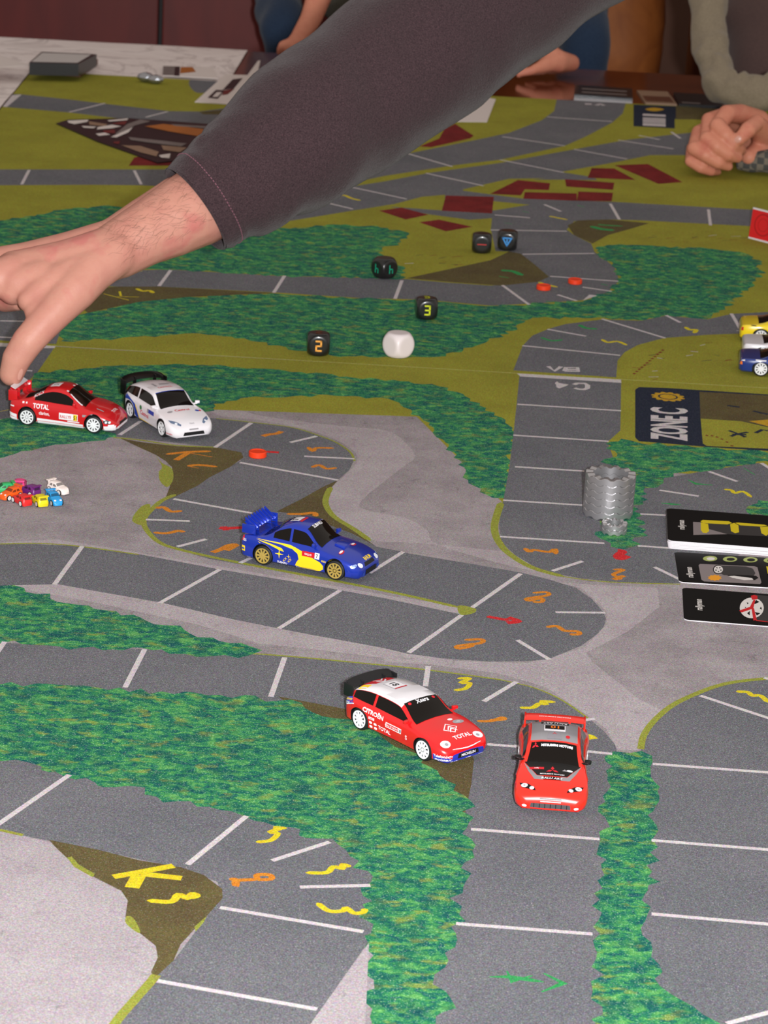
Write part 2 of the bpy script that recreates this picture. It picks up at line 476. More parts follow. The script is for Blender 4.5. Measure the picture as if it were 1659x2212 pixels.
# ZONE C lettering, read bottom to top
V_, F_, w_ = text_mesh('ZONE C', 1.0, bold=0.035, spacing=0.92)
for f in F_:
    fm.poly(M_WHITE, zz(*[(700 - 452 * (V_[q][1] + 0.5), 712 - 386 * (V_[q][0] / w_ + 0.5) + 0.055 * (224 - 452 * V_[q][1])) for q in f]))
# C4
fm.line(M_WHITE, Z(1080, 740, 5.18, (828, 470), (862, 456), (950, 456), (982, 478), (978, 510), (940, 524), (880, 520), (835, 508)), 3.6)
fm.poly(M_WHITE, Z(1080, 740, 5.18, (612, 452), (640, 434), (660, 452), (770, 470), (740, 486), (665, 512), (632, 500), (630, 472)))
fm.poly(M_WHITE, [(1108, 799), (1124, 800), (1341, 815), (1342, 827), (1124, 813)])
fm.poly(M_WHITE, [(-300, 727), (88, 744), (121, 744), (118, 752), (85, 752), (-300, 735)])
for x0 in range(-400, 740, 20):
    y0 = seam_y(x0) - 0.9; y1_ = seam_y(x0 + 20) - 0.9
    fm.polys.append([(x0, y0 - 0.5), (x0 + 20, y1_ - 0.5), (x0 + 20, y1_ + 1.2), (x0, y0 + 1.2)]); fm.mat.append(M_SEAM)
# straight with the parked red and blue car, then the vertical lanes
fm.poly(M_ASPH, [(-900, 1340), (0, 1388), (300, 1402), (565, 1412), (830, 1436), (955, 1450), (1080, 1467), (1155, 1485), (1215, 1512), (1270, 1550), (1305, 1580), (1328, 1608), (1338, 1640), (1338, 2900), (800, 2900), (940, 1990), (1000, 1700), (900, 1600), (650, 1540), (0, 1500), (-900, 1460)])
fm.line(M_YEDGE, [(400, 1408), (565, 1413), (830, 1437), (955, 1451), (1080, 1468)], 2.2, True)
fm.line(M_YEDGE, [(1080, 1468), (1155, 1486), (1215, 1513), (1270, 1551)], 1.6, True)
fm.poly(M_DIRT, [(600, 1504), (770, 1536), (1000, 1600), (1024, 1640), (1018, 1695), (1004, 1760), (860, 1680), (720, 1590)])
fm.poly(M_FOL, [(-700, 1225), (0, 1264), (50, 1270), (150, 1302), (225, 1320), (300, 1335), (400, 1360), (475, 1385), (525, 1388), (567, 1405), (540, 1415), (460, 1417), (400, 1413), (350, 1401), (200, 1399), (75, 1395), (25, 1382), (0, 1390), (-700, 1350)], jag=5)
fm.poly(M_ASPH, [(-700, 1560), (0, 1600), (300, 1650), (700, 1740), (850, 1900), (830, 2000), (797, 2040), (700, 1900), (300, 1760), (-700, 1700)])
fm.poly(M_FOL, [(-700, 1450), (0, 1477), (100, 1478), (150, 1479), (210, 1487), (350, 1495), (500, 1505), (625, 1512), (675, 1540), (750, 1555), (800, 1575), (880, 1620), (930, 1655), (980, 1695), (1010, 1730), (1018, 1765), (1003, 1800), (1022, 1825), (993, 1875), (1006, 1900), (978, 1940), (992, 1975), (980, 2030), (965, 2090), (942, 2125), (977, 2160), (938, 2195), (935, 2300), (900, 2700),
                (760, 2700), (780, 2240), (797, 2180), (777, 2155), (812, 2135), (785, 2100), (802, 2080), (785, 2050), (797, 2015), (778, 1980), (810, 1945), (780, 1920), (810, 1905), (755, 1850), (715, 1810), (675, 1812), (625, 1785), (550, 1772), (500, 1750), (425, 1742), (335, 1722), (280, 1698), (215, 1700), (185, 1682), (90, 1668), (65, 1648), (0, 1645), (-700, 1600)], jag=5)
# right-hand road
fm.poly(M_ASPH, [(1385, 1615), (1390, 1590), (1410, 1560), (1450, 1525), (1500, 1500), (1555, 1480), (1610, 1470), (1659, 1464), (2500, 1440), (2700, 2900), (1385, 2900)])
fm.line(M_YEDGE, [(1384, 1618), (1390, 1590), (1410, 1560), (1450, 1525), (1500, 1500), (1555, 1480), (1610, 1470), (1700, 1462)], 4.5, True)
fm.poly(M_FOL, [(1332, 1624), (1308, 1635), (1316, 1675), (1303, 1720), (1299, 1765), (1312, 1785), (1293, 1812), (1285, 1832), (1310, 1857), (1305, 1890), (1280, 1930), (1296, 1970), (1273, 2002), (1285, 2032), (1283, 2070), (1301, 2105), (1285, 2140), (1306, 2175), (1282, 2202), (1290, 2300), (1280, 2700), (1800, 2700), (1600, 2260), (1550, 2212), (1520, 2190), (1480, 2160), (1430, 2130), (1426, 2100), (1410, 2050), (1388, 2005), (1406, 1975), (1386, 1945), (1422, 1905), (1403, 1870), (1422, 1830), (1406, 1812), (1418, 1795), (1394, 1760), (1422, 1720), (1404, 1668), (1412, 1645), (1386, 1622)], jag=4)
# bottom-left road with its stone and dirt
fm.poly(M_ASPH, [(-700, 1590), (0, 1650), (60, 1655), (185, 1690), (330, 1730), (500, 1760), (620, 1795), (700, 1825), (780, 1920), (775, 2000), (795, 2036), (665, 2220), (400, 2700), (0, 2700), (240, 2212), (335, 2112), (375, 2075), (450, 1975), (480, 1940), (470, 1905), (390, 1875), (210, 1837), (50, 1805), (0, 1792), (-700, 1730)])
fm.poly(M_STONE2, [(-700, 1735), (0, 1793), (60, 1808), (118, 1822), (150, 1860), (200, 1895), (262, 1925), (276, 1945), (270, 1980), (300, 2015), (340, 2045), (342, 2070), (330, 2100), (255, 2200), (-50, 2800), (-700, 2800)])
fm.poly(M_DIRT, [(105, 1814), (210, 1835), (300, 1858), (390, 1873), (440, 1890), (480, 1920), (481, 1940), (450, 1975), (390, 2040), (375, 2075), (335, 2112), (326, 2100), (341, 2068), (336, 2043), (300, 2014), (271, 1980), (276, 1945), (262, 1924), (200, 1893), (150, 1858), (125, 1835)])
fm.poly(M_YEDGE, zc((545, 760), (575, 765), (605, 820), (595, 830), (545, 790)), smooth=True)
fm.poly(M_YEDGE, zc((290, 505), (310, 500), (340, 535), (410, 575), (400, 590), (320, 545)))
fm.poly(M_YEDGE, zc((840, 805), (895, 755), (880, 785), (845, 825)))
fm.line(M_YEDGE, [(337, 2106), (322, 2125), (282, 2170), (240, 2222), (120, 2400)], 5.5, True)
fm.line(M_YEDGE, [(-20, 1791), (0, 1793), (50, 1804)], 3)
fm.poly(M_STONE2, [(797, 2036), (665, 2220), (520, 2460), (780, 2460), (788, 2240)])
# white grid lines
FL = [z7((160, 258), (780, 297)), z7((135, 443), (705, 480)), z7((145, 632), (560, 658)), z7((75, 832), (548, 862)), z7((55, 1050), (680, 1090)), z7((880, 1105), (1520, 1150)), z7((370, 1255), (550, 1197)), z7((980, 1232), (1130, 1305)), z7((1305, 660), (1475, 720)), z7((1010, 772), (1245, 808)), z7((895, 915), (1070, 923)), z7((1620, 610), (1690, 655)),
      ze((590, 178), (380, 325)), ze((335, 357), (105, 520)), ze((740, 345), (955, 347)), ze((575, 465), (715, 550)), ze((80, 85), (0, 135)),
      zb((355, 160), (235, 325)), zb((950, 260), (690, 405)), zb((1470, 350), (1205, 515)), zb((625, 605), (540, 770)), zb((1230, 640), (1170, 810)), zb((20, 572), (-60, 690)),
      ze((190, 578), (178, 665)), ze((572, 645), (430, 730)), ze((835, 815), (910, 805)), ze((445, 915), (570, 925)), ze((870, 945), (985, 957)), ze((1365, 705), (1690, 812)), ze((1640, 628), (1690, 640)), ze((560, 922), (880, 947)),
      zd((1160, 100), (1700, 140)), zd((375, 382), (930, 425)), zd((1155, 430), (1700, 474)), zd((310, 790), (900, 835)), zd((1155, 748), (1700, 796)), zd((1480, 1222), (1720, 1158)),
      zc((300, 147), (-40, 383)), zc((1065, 325), (810, 535)), zc((1175, 518), (1425, 437)), zc((1295, 632), (1600, 625)), zc((950, 720), (1570, 825)), zc((680, 1037), (1370, 1160)),
      zf((100, 165), (15, 220)), zf((540, 172), (395, 270)), zf((800, 225), (695, 250)), zf((750, 305), (950, 315)), zf((495, 330), (885, 400)), zf((230, 475), (545, 532)), zf((120, 557), (295, 563)), zf((245, 665), (360, 635)), zf((580, 690), (495, 730)), zf((1145, 685), (1010, 770)),
      [(70, 801), (-60, 795)], [(1380, 2480), (900, 2440)]]
for l in FL: fm.line(M_WHITE, l, 2.75)
# hand-painted bend numbers and arrows
FMK = [(M_ORG, z7((205, 1118), (230, 1140), (260, 1130), (350, 1142), (385, 1125), (388, 1155)), 4.2), (M_RED, z7((760, 1135), (790, 1140), (760, 1165), (775, 1182), (820, 1165)), 7), (M_ORG, z7((730, 1248), (795, 1248), (735, 1275), (760, 1290), (800, 1285), (735, 1305), (790, 1300)), 3.6),
       (M_ORG, ze((640, 262), (700, 258), (705, 272), (620, 285), (625, 295), (680, 285), (680, 300), (640, 300)), 3.6), (M_ORG, ze((345, 465), (420, 462), (415, 478), (320, 490), (325, 502), (390, 488)), 3.8), (M_ORG, ze((700, 410), (745, 405), (780, 425), (835, 428), (840, 440), (800, 440)), 4.0), (M_ORG, ze((400, 815), (460, 815), (510, 800), (515, 808), (450, 812)), 3.6),
       (M_RED, ze((445, 362), (470, 368), (540, 380)), 4.5), (M_RED, ze((535, 368), (580, 384), (530, 390)), 5.5),
       (M_YEL, ze((315, 632), (370, 630), (330, 650), (370, 650), (350, 675), (300, 682)), 3.6), (M_YEL, ze((585, 757), (640, 757), (670, 740), (700, 742), (680, 730), (740, 733)), 4.0), (M_YEL, ze((865, 890), (885, 880), (905, 893)), 6), (M_YEL, ze((1520, 688), (1570, 690), (1590, 705), (1625, 705), (1659, 735)), 4.0),
       (M_YEL, zc((1105, 438), (1170, 430), (1200, 400), (1165, 395), (1215, 378), (1180, 375), (1240, 378)), 3.6), (M_YEL, zc((1320, 570), (1410, 570), (1440, 545), (1480, 552), (1480, 535), (1515, 545)), 3.8), (M_YEL, zc((1370, 700), (1420, 735), (1480, 735), (1495, 722), (1530, 745), (1570, 740), (1575, 725)), 3.8),
       (M_ORG, zc((990, 600), (1020, 600), (1020, 628), (1020, 605), (1105, 598), (1110, 580), (1165, 580), (1170, 598), (1105, 600)), 3.6),
       (M_YEL, zc((490, 588), (590, 570), (750, 540)), 5.5), (M_YEL, zc((610, 575), (785, 594)), 5.5), (M_YEL, zc((600, 580), (570, 635)), 8), (M_YEL, zc((635, 690), (740, 695), (770, 665), (810, 680), (830, 662), (850, 670), (820, 678)), 4.5),
       (M_GRN, zd((455, 1020), (540, 1020), (640, 1035), (690, 1042)), 3.6), (M_GRN, zd((530, 995), (550, 1040), (640, 1015)), 4), (M_GRN, zd((690, 1005), (775, 1048), (680, 1085)), 4.5),
       (M_ORG, zf((200, 297), (290, 288), (380, 285)), 4.5), (M_ORG, zf((290, 290), (240, 320)), 5), (M_ORG, zf((280, 290), (385, 308)), 4.5), (M_ORG, zf((285, 345), (330, 340), (405, 347)), 4.5), (M_ORG, zf((300, 348), (330, 352)), 4),
       (M_ORG, zf((585, 225), (610, 218), (640, 215), (660, 206)), 5), (M_ORG, zf((765, 268), (785, 285), (800, 272), (870, 273)), 4), (M_ORG, zf((780, 350), (810, 340), (840, 355), (880, 350)), 4), (M_ORG, zf((160, 512), (190, 508), (220, 525), (265, 522)), 4.5), (M_ORG, zf((150, 608), (200, 612), (250, 602), (272, 608)), 4.5), (M_ORG, zf((385, 688), (420, 675), (450, 660), (480, 658), (440, 680)), 5), (M_ORG, zf((680, 535), (740, 535), (790, 530), (795, 545)), 4.5),
       (M_RED, zf((600, 287), (650, 290)), 5), (M_RED, zf((412, 590), (440, 592), (520, 588)), 5.5), (M_RED, zf((430, 585), (440, 600)), 5),
       (M_YEL, z7((1395, 768), (1440, 772), (1460, 790), (1510, 780), (1560, 815)), 3.6), (M_GRN, z7((1180, 710), (1230, 735), (1330, 742)), 4), (M_GRN, z7((1020, 850), (1080, 855), (1140, 860)), 4), (M_GRN, z7((1515, 640), (1580, 680)), 4), (M_YEL, z3((0, 1490), (60, 1478)), 3)]
for m, l, wd in FMK: fm.line(m, l, wd * 0.78, m is not M_GRN, wd < 5)
front_mat = fm.build('play_mat')
tag(front_mat, 'nearer printed felt race track mat with grey bends, green hedges and toy cars on it', 'play mat')

# ---- rear mat
bk = Print([(XL, YF), (XL, seam_y(XL) + 0.1), (XR, seam_y(XR) + 0.1), (XR, YF - 6)], M_OLIVE)
bk.poly(M_ASPH, [(-300, 185), (47, 204), (150, 215), (260, 228), (365, 240), (430, 241), (500, 232), (640, 215), (760, 225), (760, 300), (640, 292), (440, 275), (340, 262), (250, 255), (150, 243), (12, 231), (-300, 210)])
bk.poly(M_WHITE, [(22, 206), (47, 204), (15, 231), (-8, 229)])
bk.poly(M_ASPH, [(408, 181), (420, 166), (470, 168), (455, 195), (425, 200)], smooth=True)
bk.poly(M_DIRT, [(430, 242), (490, 236), (485, 248), (440, 247)])
bk.poly(M_ASPH, [(-900, 330), (0, 366), (340, 366), (560, 362), (560, 412), (300, 400), (200, 399), (0, 400), (-900, 366)])
bk.poly(M_HOUSE, [(278, 358), (290, 340), (352, 330), (420, 340), (400, 358)])
# diagonal roads
bk.poly(M_ASPH, [(1203, 214), (1197, 240), (1170, 260), (1100, 287), (1030, 302), (930, 322), (830, 342), (700, 372), (560, 400), (480, 430), (480, 520), (560, 500), (610, 482), (683, 468), (762, 455), (848, 441), (900, 445), (960, 452), (1064, 461), (1060, 500), (1067, 542), (1100, 543), (1125, 548), (1157, 573), (1186, 598), (1161, 609), (1060, 617), (960, 610), (868, 602), (600, 596), (362, 582), (253, 585), (0, 575), (-900, 540), (-900, 590), (0, 612), (253, 619), (343, 619), (600, 632), (782, 644), (915, 647), (1060, 660), (1143, 656), (1255, 649), (1313, 631), (1338, 606), (1327, 577), (1309, 562), (1284, 544), (1277, 526), (1240, 508), (1224, 496), (1240, 478), (1313, 474), (1385, 476), (1616, 488), (1659, 490), (2300, 520), (2300, 480), (1659, 455), (1324, 436), (1128, 429), (1000, 412), (1000, 409), (1100, 386), (1220, 389), (1330, 392), (1300, 385), (1214, 371), (1330, 350), (1405, 335), (1475, 335), (2300, 360), (2300, 300), (1510, 285), (1460, 290), (1355, 302), (1255, 320), (1265, 295), (1322, 265), (1345, 245), (1352, 222)])
bk.poly(M_OLIVE, [(1265, 295), (1220, 315), (1080, 345), (980, 357), (830, 380), (760, 395), (765, 402), (830, 392), (930, 373), (1080, 352), (1255, 320), (1300, 308)])
bk.poly(M_OLIVE, [(1214, 372), (1330, 352), (1405, 337), (1475, 337), (2300, 362), (2300, 478), (1659, 452), (1324, 434), (1128, 427), (1000, 410), (1105, 386), (1220, 384), (1290, 384)])
bk.poly(M_ASPH, [(1150, 388), (1220, 380), (1285, 385), (1290, 389), (1220, 388)])
bk.poly(M_OLIVE, z4((180, 240), (400, 205), (640, 165), (900, 125), (1090, 75), (1240, 62), (1240, 165), (1000, 150), (900, 145), (985, 185), (1130, 205), (1300, 235), (1430, 225), (1520, 218), (1540, 290), (1570, 430), (1540, 490), (960, 612), (830, 560), (600, 400), (0, 420), (0, 300)))
bk.poly(M_ASPH, z4((880, 140), (1220, 165), (1640, 185), (1640, 230), (1540, 215), (1400, 225), (1140, 190), (1000, 165)))
bk.poly(M_OLIVE, z5((15, 95), (235, 117), (15, 152), (-60, 150), (-60, 90)))
bk.poly(M_FOL, [(-700, 470), (0, 477), (72, 466), (130, 453), (231, 444), (400, 470), (535, 505), (590, 496), (709, 486), (815, 488), (888, 506), (868, 523), (825, 539), (826, 552), (868, 575), (870, 602), (600, 596), (362, 582), (253, 585), (0, 575), (-700, 548)], jag=5)
bk.poly(M_DIRT, [(878, 601), (1060, 562), (1100, 543), (1125, 548), (1157, 573), (1186, 598), (1161, 609), (1082, 617), (981, 610)])
bk.poly(M_DIRT, [(1226, 487), (1248, 476), (1313, 474), (1403, 482), (1370, 492), (1313, 508), (1280, 526), (1240, 508)])
bk.poly(M_FOL, [(190, 674), (300, 652), (400, 641), (600, 634), (782, 645), (915, 648), (1060, 661), (1143, 657), (1255, 650), (1313, 632), (1338, 606), (1327, 577), (1309, 562), (1284, 536), (1313, 529), (1421, 532), (1529, 537), (1601, 544), (1641, 562), (1645, 595), (1616, 624), (1576, 660), (1529, 689), (1480, 684), (1439, 682), (1385, 692), (1277, 687), (1150, 686), (1114, 707), (1060, 736), (1031, 743), (994, 760), (948, 771), (882, 773), (716, 768), (640, 758), (600, 747), (499, 726), (398, 721), (347, 724), (253, 733), (130, 737), (120, 700)], jag=5)
bk.poly(M_DIRT, [(170, 660), (205, 622), (253, 619), (343, 619), (600, 633), (480, 638), (400, 642), (300, 652), (190, 676)])
bk.poly(M_ASPH, [(-900, 640), (60, 671), (140, 690), (121, 743), (-900, 680)])
bk.poly(M_ASPH, [(1109, 800), (1129, 747), (1150, 725), (1186, 710), (1222, 700), (1302, 690), (1385, 693), (1437, 682), (1529, 690), (1580, 678), (1659, 674), (2300, 690), (2300, 745), (1659, 718), (1529, 723), (1435, 730), (1378, 745), (1349, 761), (1334, 779), (1331, 815)])
# far zone box
zg = lambda *p: Z(1160, 180, 4.15, *p)
bk.poly(M_NAVY, zg((865, 190), (1240, 205), (1700, 225), (1700, 330), (1235, 320), (1235, 405), (865, 385)))
bk.poly(M_DIRT, zg((1245, 210), (1800, 235), (1800, 345), (1245, 315)))
bk.poly(M_OLIVE, zg((1245, 320), (1800, 345), (1800, 430), (1245, 408)))
bk.poly(M_GOLD, zg((970, 232), (1050, 218), (1140, 234), (1050, 250)), smooth=True)
for a, b in ((272, 290), (305, 318), (322, 336), (340, 352), (357, 378)):
    bk.poly(M_WHITE, zg((948, a), (1152, a + 10), (1154, b + 10), (948, b)))
# houses
for h in [((355, 115), (430, 85), (450, 50), (490, 30), (560, 75), (545, 85), (400, 118)), ((985, 232), (1000, 195), (1085, 197), (1165, 240)), ((1085, 185), (1210, 180), (1340, 248), (1250, 255)), ((620, 292), (725, 240), (845, 252), (840, 278), (750, 275), (735, 298)), ((900, 237), (1085, 250), (1080, 277), (905, 265)), ((750, 285), (945, 290), (945, 318), (745, 310)), ((950, 283), (1080, 288), (1075, 320), (945, 318)), ((455, 298), (635, 303), (628, 365), (440, 355)), ((205, 355), (290, 343), (390, 370), (305, 388)), ((355, 398), (430, 388), (555, 415), (455, 432))]:
    bk.poly(M_HOUSE, zt(*h))
BL = [[(227, 223), (150, 242)], [(362, 241), (315, 253)], [(63, 367), (47, 398)], [(290, 368), (305, 398)],
      z5((340, 862), (570, 903)), z5((665, 800), (1045, 915)), z5((1050, 778), (1135, 822)), z5((1440, 768), (1510, 888)), z5((190, 960), (775, 1018)), z5((320, 115), (420, 157)), z5((715, 110), (770, 205)), z5((1303, 145), (1315, 240)), z5((25, 178), (235, 195)), z5((0, 268), (455, 275)), z5((190, 413), (620, 408)), z5((355, 545), (765, 575)), z5((550, 610), (725, 635)), z5((400, 655), (515, 692)), z5((70, 598), (230, 715)),
      z4((195, 590), (125, 700)), z4((960, 620), (915, 740)), z4((430, 105), (640, 155)), z4((620, 10), (990, 90)), z3((1020, 645), (950, 740)),
      z2((180, 748), (430, 803)), z2((500, 690), (775, 745)), z2((820, 645), (1050, 687)), z2((510, 590), (780, 630)), z2((705, 505), (985, 525)), z2((90, 660), (295, 720)), z2((1010, 605), (1250, 643)), z2((1100, 585), (1190, 603)), z2((1240, 570), (1280, 598)),
      [(0, 693), (60, 694)], [(-60, 725), (40, 730)]]
for l in BL: bk.line(M_WHITE, l, 2.75)
bk.poly(M_WHITE, z5((550, 690), (590, 655), (640, 660)))
# V8
bk.line(M_WHITE, Z(1080, 740, 5.18, (540, 265), (610, 318), (685, 268)), 3.4)
bk.line(M_WHITE, Z(1080, 740, 5.18, (722, 318), (738, 280), (868, 280), (876, 322), (722, 318)), 3.4)
bk.line(M_WHITE, Z(1080, 740, 5.18, (735, 300), (865, 302)), 3.4)
# far lane number
bk.line(M_WHITE, zg((430, 185), (490, 187)), 7); bk.line(M_WHITE, zg((530, 195), (570, 185), (600, 198)), 5)
BMK = [(M_YEL, z5((350, 185), (400, 195), (460, 207)), 4), (M_YEL, z5((1165, 848), (1190, 865), (1230, 865), (1215, 885)), 4.5), (M_YEL, z5((665, 922), (700, 940), (760, 935), (815, 958)), 4), (M_GRN, z5((530, 835), (570, 855), (640, 860)), 5), (M_GRN, z5((300, 910), (360, 930), (430, 925)), 4), (M_GRN, z5((600, 245), (660, 262), (740, 270)), 8), (M_GRN, z5((640, 235), (700, 240), (790, 245)), 4), (M_GRN, z5((60, 510), (130, 515), (190, 540)), 7), (M_GRN, z5((50, 545), (110, 555)), 7), (M_GRN, z5((190, 155), (230, 165)), 6), (M_GRN, z5((520, 120), (560, 130)), 6), (M_GRN, z5((330, 695), (400, 700)), 8), (M_GRN, z5((660, 590), (700, 600)), 6), (M_GRN, z5((80, 225), (130, 232)), 5), (M_YEL, z5((290, 580), (320, 592), (400, 610)), 5),
       (M_YEL, z3((620, 787), (770, 825)), 5), (M_YEL, z3((715, 773), (722, 800)), 9), (M_YEL, z3((700, 803), (830, 806)), 5), (M_YEL, z3((815, 755), (850, 770), (895, 768), (915, 783)), 4.5), (M_YEL, z3((800, 660), (850, 650)), 4), (M_YEL, z4((530, 75), (580, 65), (630, 85), (690, 100)), 4.5),
       (M_YEL, zg((900, 470), (960, 478)), 3)]
for m, l, wd in BMK: bk.line(m, l, wd * 0.8, True, True)
rnd = random.Random(4)
for (cx, cy, n, dx, dy) in ((1480, 775, 20, 120, 34), (930, 560, 9, 60, 14), (1480, 515, 14, 130, 7)):
    for k in range(n):
        x = cx + rnd.uniform(-dx, dx); y = cy + rnd.uniform(-dy, dy) - (x - cx) * 0.25 * (dy > 20)
        bk.line(rnd.choice([M_HOUSE, M_NAVY, M_WHITE, M_HOUSE]), [(x, y), (x + rnd.uniform(10, 22), y + rnd.uniform(-3, 2))], rnd.uniform(2.5, 4.5), taper=True)
for k in range(12):
    bk.line(M_HOUSE, [(1368 + k * 5.6, 808 - k * 4.6), (1372 + k * 5.6, 806 - k * 4.6)], 2)
rear_mat = bk.build('play_mat')
tag(rear_mat, 'farther printed felt race track mat with olive fields and dark red houses, under the dice', 'play mat')
# ------------------------------------------------------------------ toy cars
def pchip(keys, x):
    xs = [k[0] for k in keys]; ys = [k[1] for k in keys]
    if x <= xs[0]: return ys[0]
    if x >= xs[-1]: return ys[-1]
    n = len(xs)
    i = max(j for j in range(n - 1) if xs[j] <= x)
    h = [xs[j + 1] - xs[j] for j in range(n - 1)]
    d = [(ys[j + 1] - ys[j]) / h[j] for j in range(n - 1)]
    def sl(j):
        if j == 0: return d[0]
        if j == n - 1: return d[-1]
        if d[j - 1] * d[j] <= 0: return 0.0
        w1, w2 = 2 * h[j] + h[j - 1], h[j] + 2 * h[j - 1]
        return (w1 + w2) / (w1 / d[j - 1] + w2 / d[j])
    t = (x - xs[i]) / h[i]
    return ((1 + 2 * t) * (1 - t) ** 2 * ys[i] + t * (1 - t) ** 2 * h[i] * sl(i) + t * t * (3 - 2 * t) * ys[i + 1] + t * t * (t - 1) * h[i] * sl(i + 1))

SHAPES = {
 'sedan': dict(zc=[(-40, 11.5), (-39.2, 14.2), (-37.5, 16.0), (-29, 16.8), (-25, 17.4), (-14, 23.2), (-6, 24.6), (2, 24.0), (14, 16.9), (24, 15.2), (33, 13.0), (38, 10.6), (39.4, 9), (40, 7.5)],
               zb=[(-40, 10.5), (-39.2, 13.2), (-37.5, 15.0), (-24, 15.9), (0, 15.2), (14, 14.8), (24, 13.4), (33, 11.4), (38, 9.4), (39.4, 8), (40, 6.8)],
               wb=[(-40, 11.8), (-39, 13.6), (-36.5, 15.0), (-30, 15.9), (-23.5, 16.3), (-15, 15.7), (0, 15.4), (15, 15.7), (24.5, 16.4), (32, 15.8), (36.5, 14.6), (39, 12.6), (40, 10.6)],
               ws=(2.5, 13.6), rw=(-24.5, -14.5), side=[(-17.5, -7.0), (-5.4, 8.5)], wr=10.2, zr=24.4, zbelt=15.4),
 'hatch': dict(zc=[(-40, 12.0), (-39.4, 14.5), (-38.2, 16.8), (-35.5, 20.2), (-31.5, 23.2), (-18, 25.4), (-6, 25.6), (2, 24.8), (15, 17.4), (25, 15.2), (34, 12.4), (38, 10.2), (39.4, 8.8), (40, 7.5)],
               zb=[(-40, 11.0), (-39.2, 13.4), (-37.8, 15.2), (-28, 16.2), (0, 15.4), (15, 15.2), (25, 13.4), (34, 10.9), (38, 9.0), (39.4, 7.8), (40, 6.8)],
               wb=[(-40, 12.2), (-39, 14.0), (-36.5, 15.2), (-30, 16.0), (-23.5, 16.4), (-15, 15.8), (0, 15.5), (15, 15.8), (24.5, 16.5), (32, 15.9), (36.5, 14.6), (39, 12.4), (40, 10.2)],
               ws=(2.6, 14.8), rw=(-38.0, -32.4), side=[(-30.5, -15.5), (-13.8, 9.5)], wr=10.6, zr=25.4, zbelt=15.8),
 'rally': dict(zc=[(-40, 11.5), (-39.2, 14.2), (-37.5, 15.8), (-32, 16.6), (-29, 17.6), (-23, 23.2), (-16, 25.0), (-4, 25.2), (4, 24.0), (15, 16.9), (24, 15.2), (33, 13.0), (38, 10.6), (39.4, 9), (40, 7.5)],
               zb=[(-40, 10.5), (-39.2, 13.2), (-37.5, 15.0), (-24, 15.9), (0, 15.2), (14, 14.8), (24, 13.4), (33, 11.4), (38, 9.4), (39.4, 8), (40, 6.8)],
               wb=[(-40, 12.2), (-39, 14.0), (-36.5, 15.2), (-30, 16.0), (-23.5, 16.3), (-15, 15.5), (0, 15.2), (15, 15.6), (24.5, 16.6), (32, 16.4), (36.5, 15.6), (39, 13.6), (40, 11.6)],
               ws=(4.6, 14.6), rw=(-28.5, -23.5), side=[(-22.5, -9.5), (-8.0, 9.5)], wr=10.4, zr=25.0, zbelt=15.4),
 'coupe': dict(zc=[(-40, 11.5), (-39.2, 14.0), (-37.5, 15.6), (-30, 16.8), (-24, 18.2), (-12, 22.8), (-4, 23.7), (3, 22.9), (18, 16.3), (27, 14.6), (34, 12.4), (38, 10.0), (39.4, 8.4), (40, 7.2)],
               zb=[(-40, 10.5), (-39.2, 13.0), (-37.5, 14.6), (-24, 15.8), (0, 14.9), (18, 14.4), (27, 12.8), (34, 10.6), (38, 8.6), (39.4, 7.4), (40, 6.6)],
               wb=[(-40, 11.6), (-39, 13.4), (-36.5, 14.9), (-30, 15.8), (-23.5, 16.2), (-15, 15.6), (0, 15.3), (15, 15.6), (24.5, 16.2), (32, 15.4), (36.5, 13.8), (39, 11.4), (40, 9.2)],
               ws=(4.0, 17.4), rw=(-26.0, -13.0), side=[(-18.5, 8.8)], wr=10.0, zr=23.6, zbelt=15.2),
}
SC = 44.5 / 48.0 * MM
WX = (-23.5, 24.5)
WR = 6.15
def section(S, x):
    zc, zb, wb = pchip(S['zc'], x), pchip(S['zb'], x), pchip(S['wb'], x)
    z0 = 2.5 + (0.8 if abs(x) > 38.5 else 0)
    g = max(0.0, min(1.0, (zc - zb - 1.6) / (S['zr'] - S['zbelt'] - 1.6)))
    wr = S['wr']
    h = zc - zb
    def L(a, b): return a + (b - a) * g
    def crown(f): return zb + h * (1 - f * f)
    rows = [(0, z0), (0.86 * wb, z0), (0.965 * wb, z0 + 1.3), (wb, z0 + 0.48 * (zb - z0)), (0.99 * wb, zb - 1.6), (0.945 * wb, zb)]
    rows.append((L(0.91 * wb, 0.895 * wb), L(crown(0.91), zb + 0.5)))
    rows.append((L(0.87 * wb, wr + 1.3), L(crown(0.87), zb + 0.80 * h)))
    rows.append((L(0.80 * wb, wr), L(crown(0.80), zb + 0.93 * h)))
    rows.append((L(0.42 * wb, 0.55 * wr), L(crown(0.42), zb + 0.985 * h)))
    rows.append((0, zc))
    return rows
NR = 11
def car_loft(S):
    xs = set([-40, 40] + [-39.6, 39.6, -39, 39])
    x = -38.4
    while x < 38.5: xs.add(round(x, 3)); x += 1.6
    for a, b in [S['ws'], S['rw']] + S['side']: xs.add(a); xs.add(b)
    xs = sorted(xs)
    out = [xs[0]]
    fixed = {v for ab in [S['ws'], S['rw']] + S['side'] for v in ab} | {-40, 40}
    for v in xs[1:]:
        if v - out[-1] < 0.45:
            if v in fixed and out[-1] not in fixed: out[-1] = v
            elif v in fixed: out.append(v)
            continue
        out.append(v)
    xs = out
    V = []
    for x in xs:
        sec = section(S, x)
        V.append([Vector((x, -y, z)) for y, z in sec] + [Vector((x, y, z)) for y, z in sec[-2:0:-1]])
    return xs, V
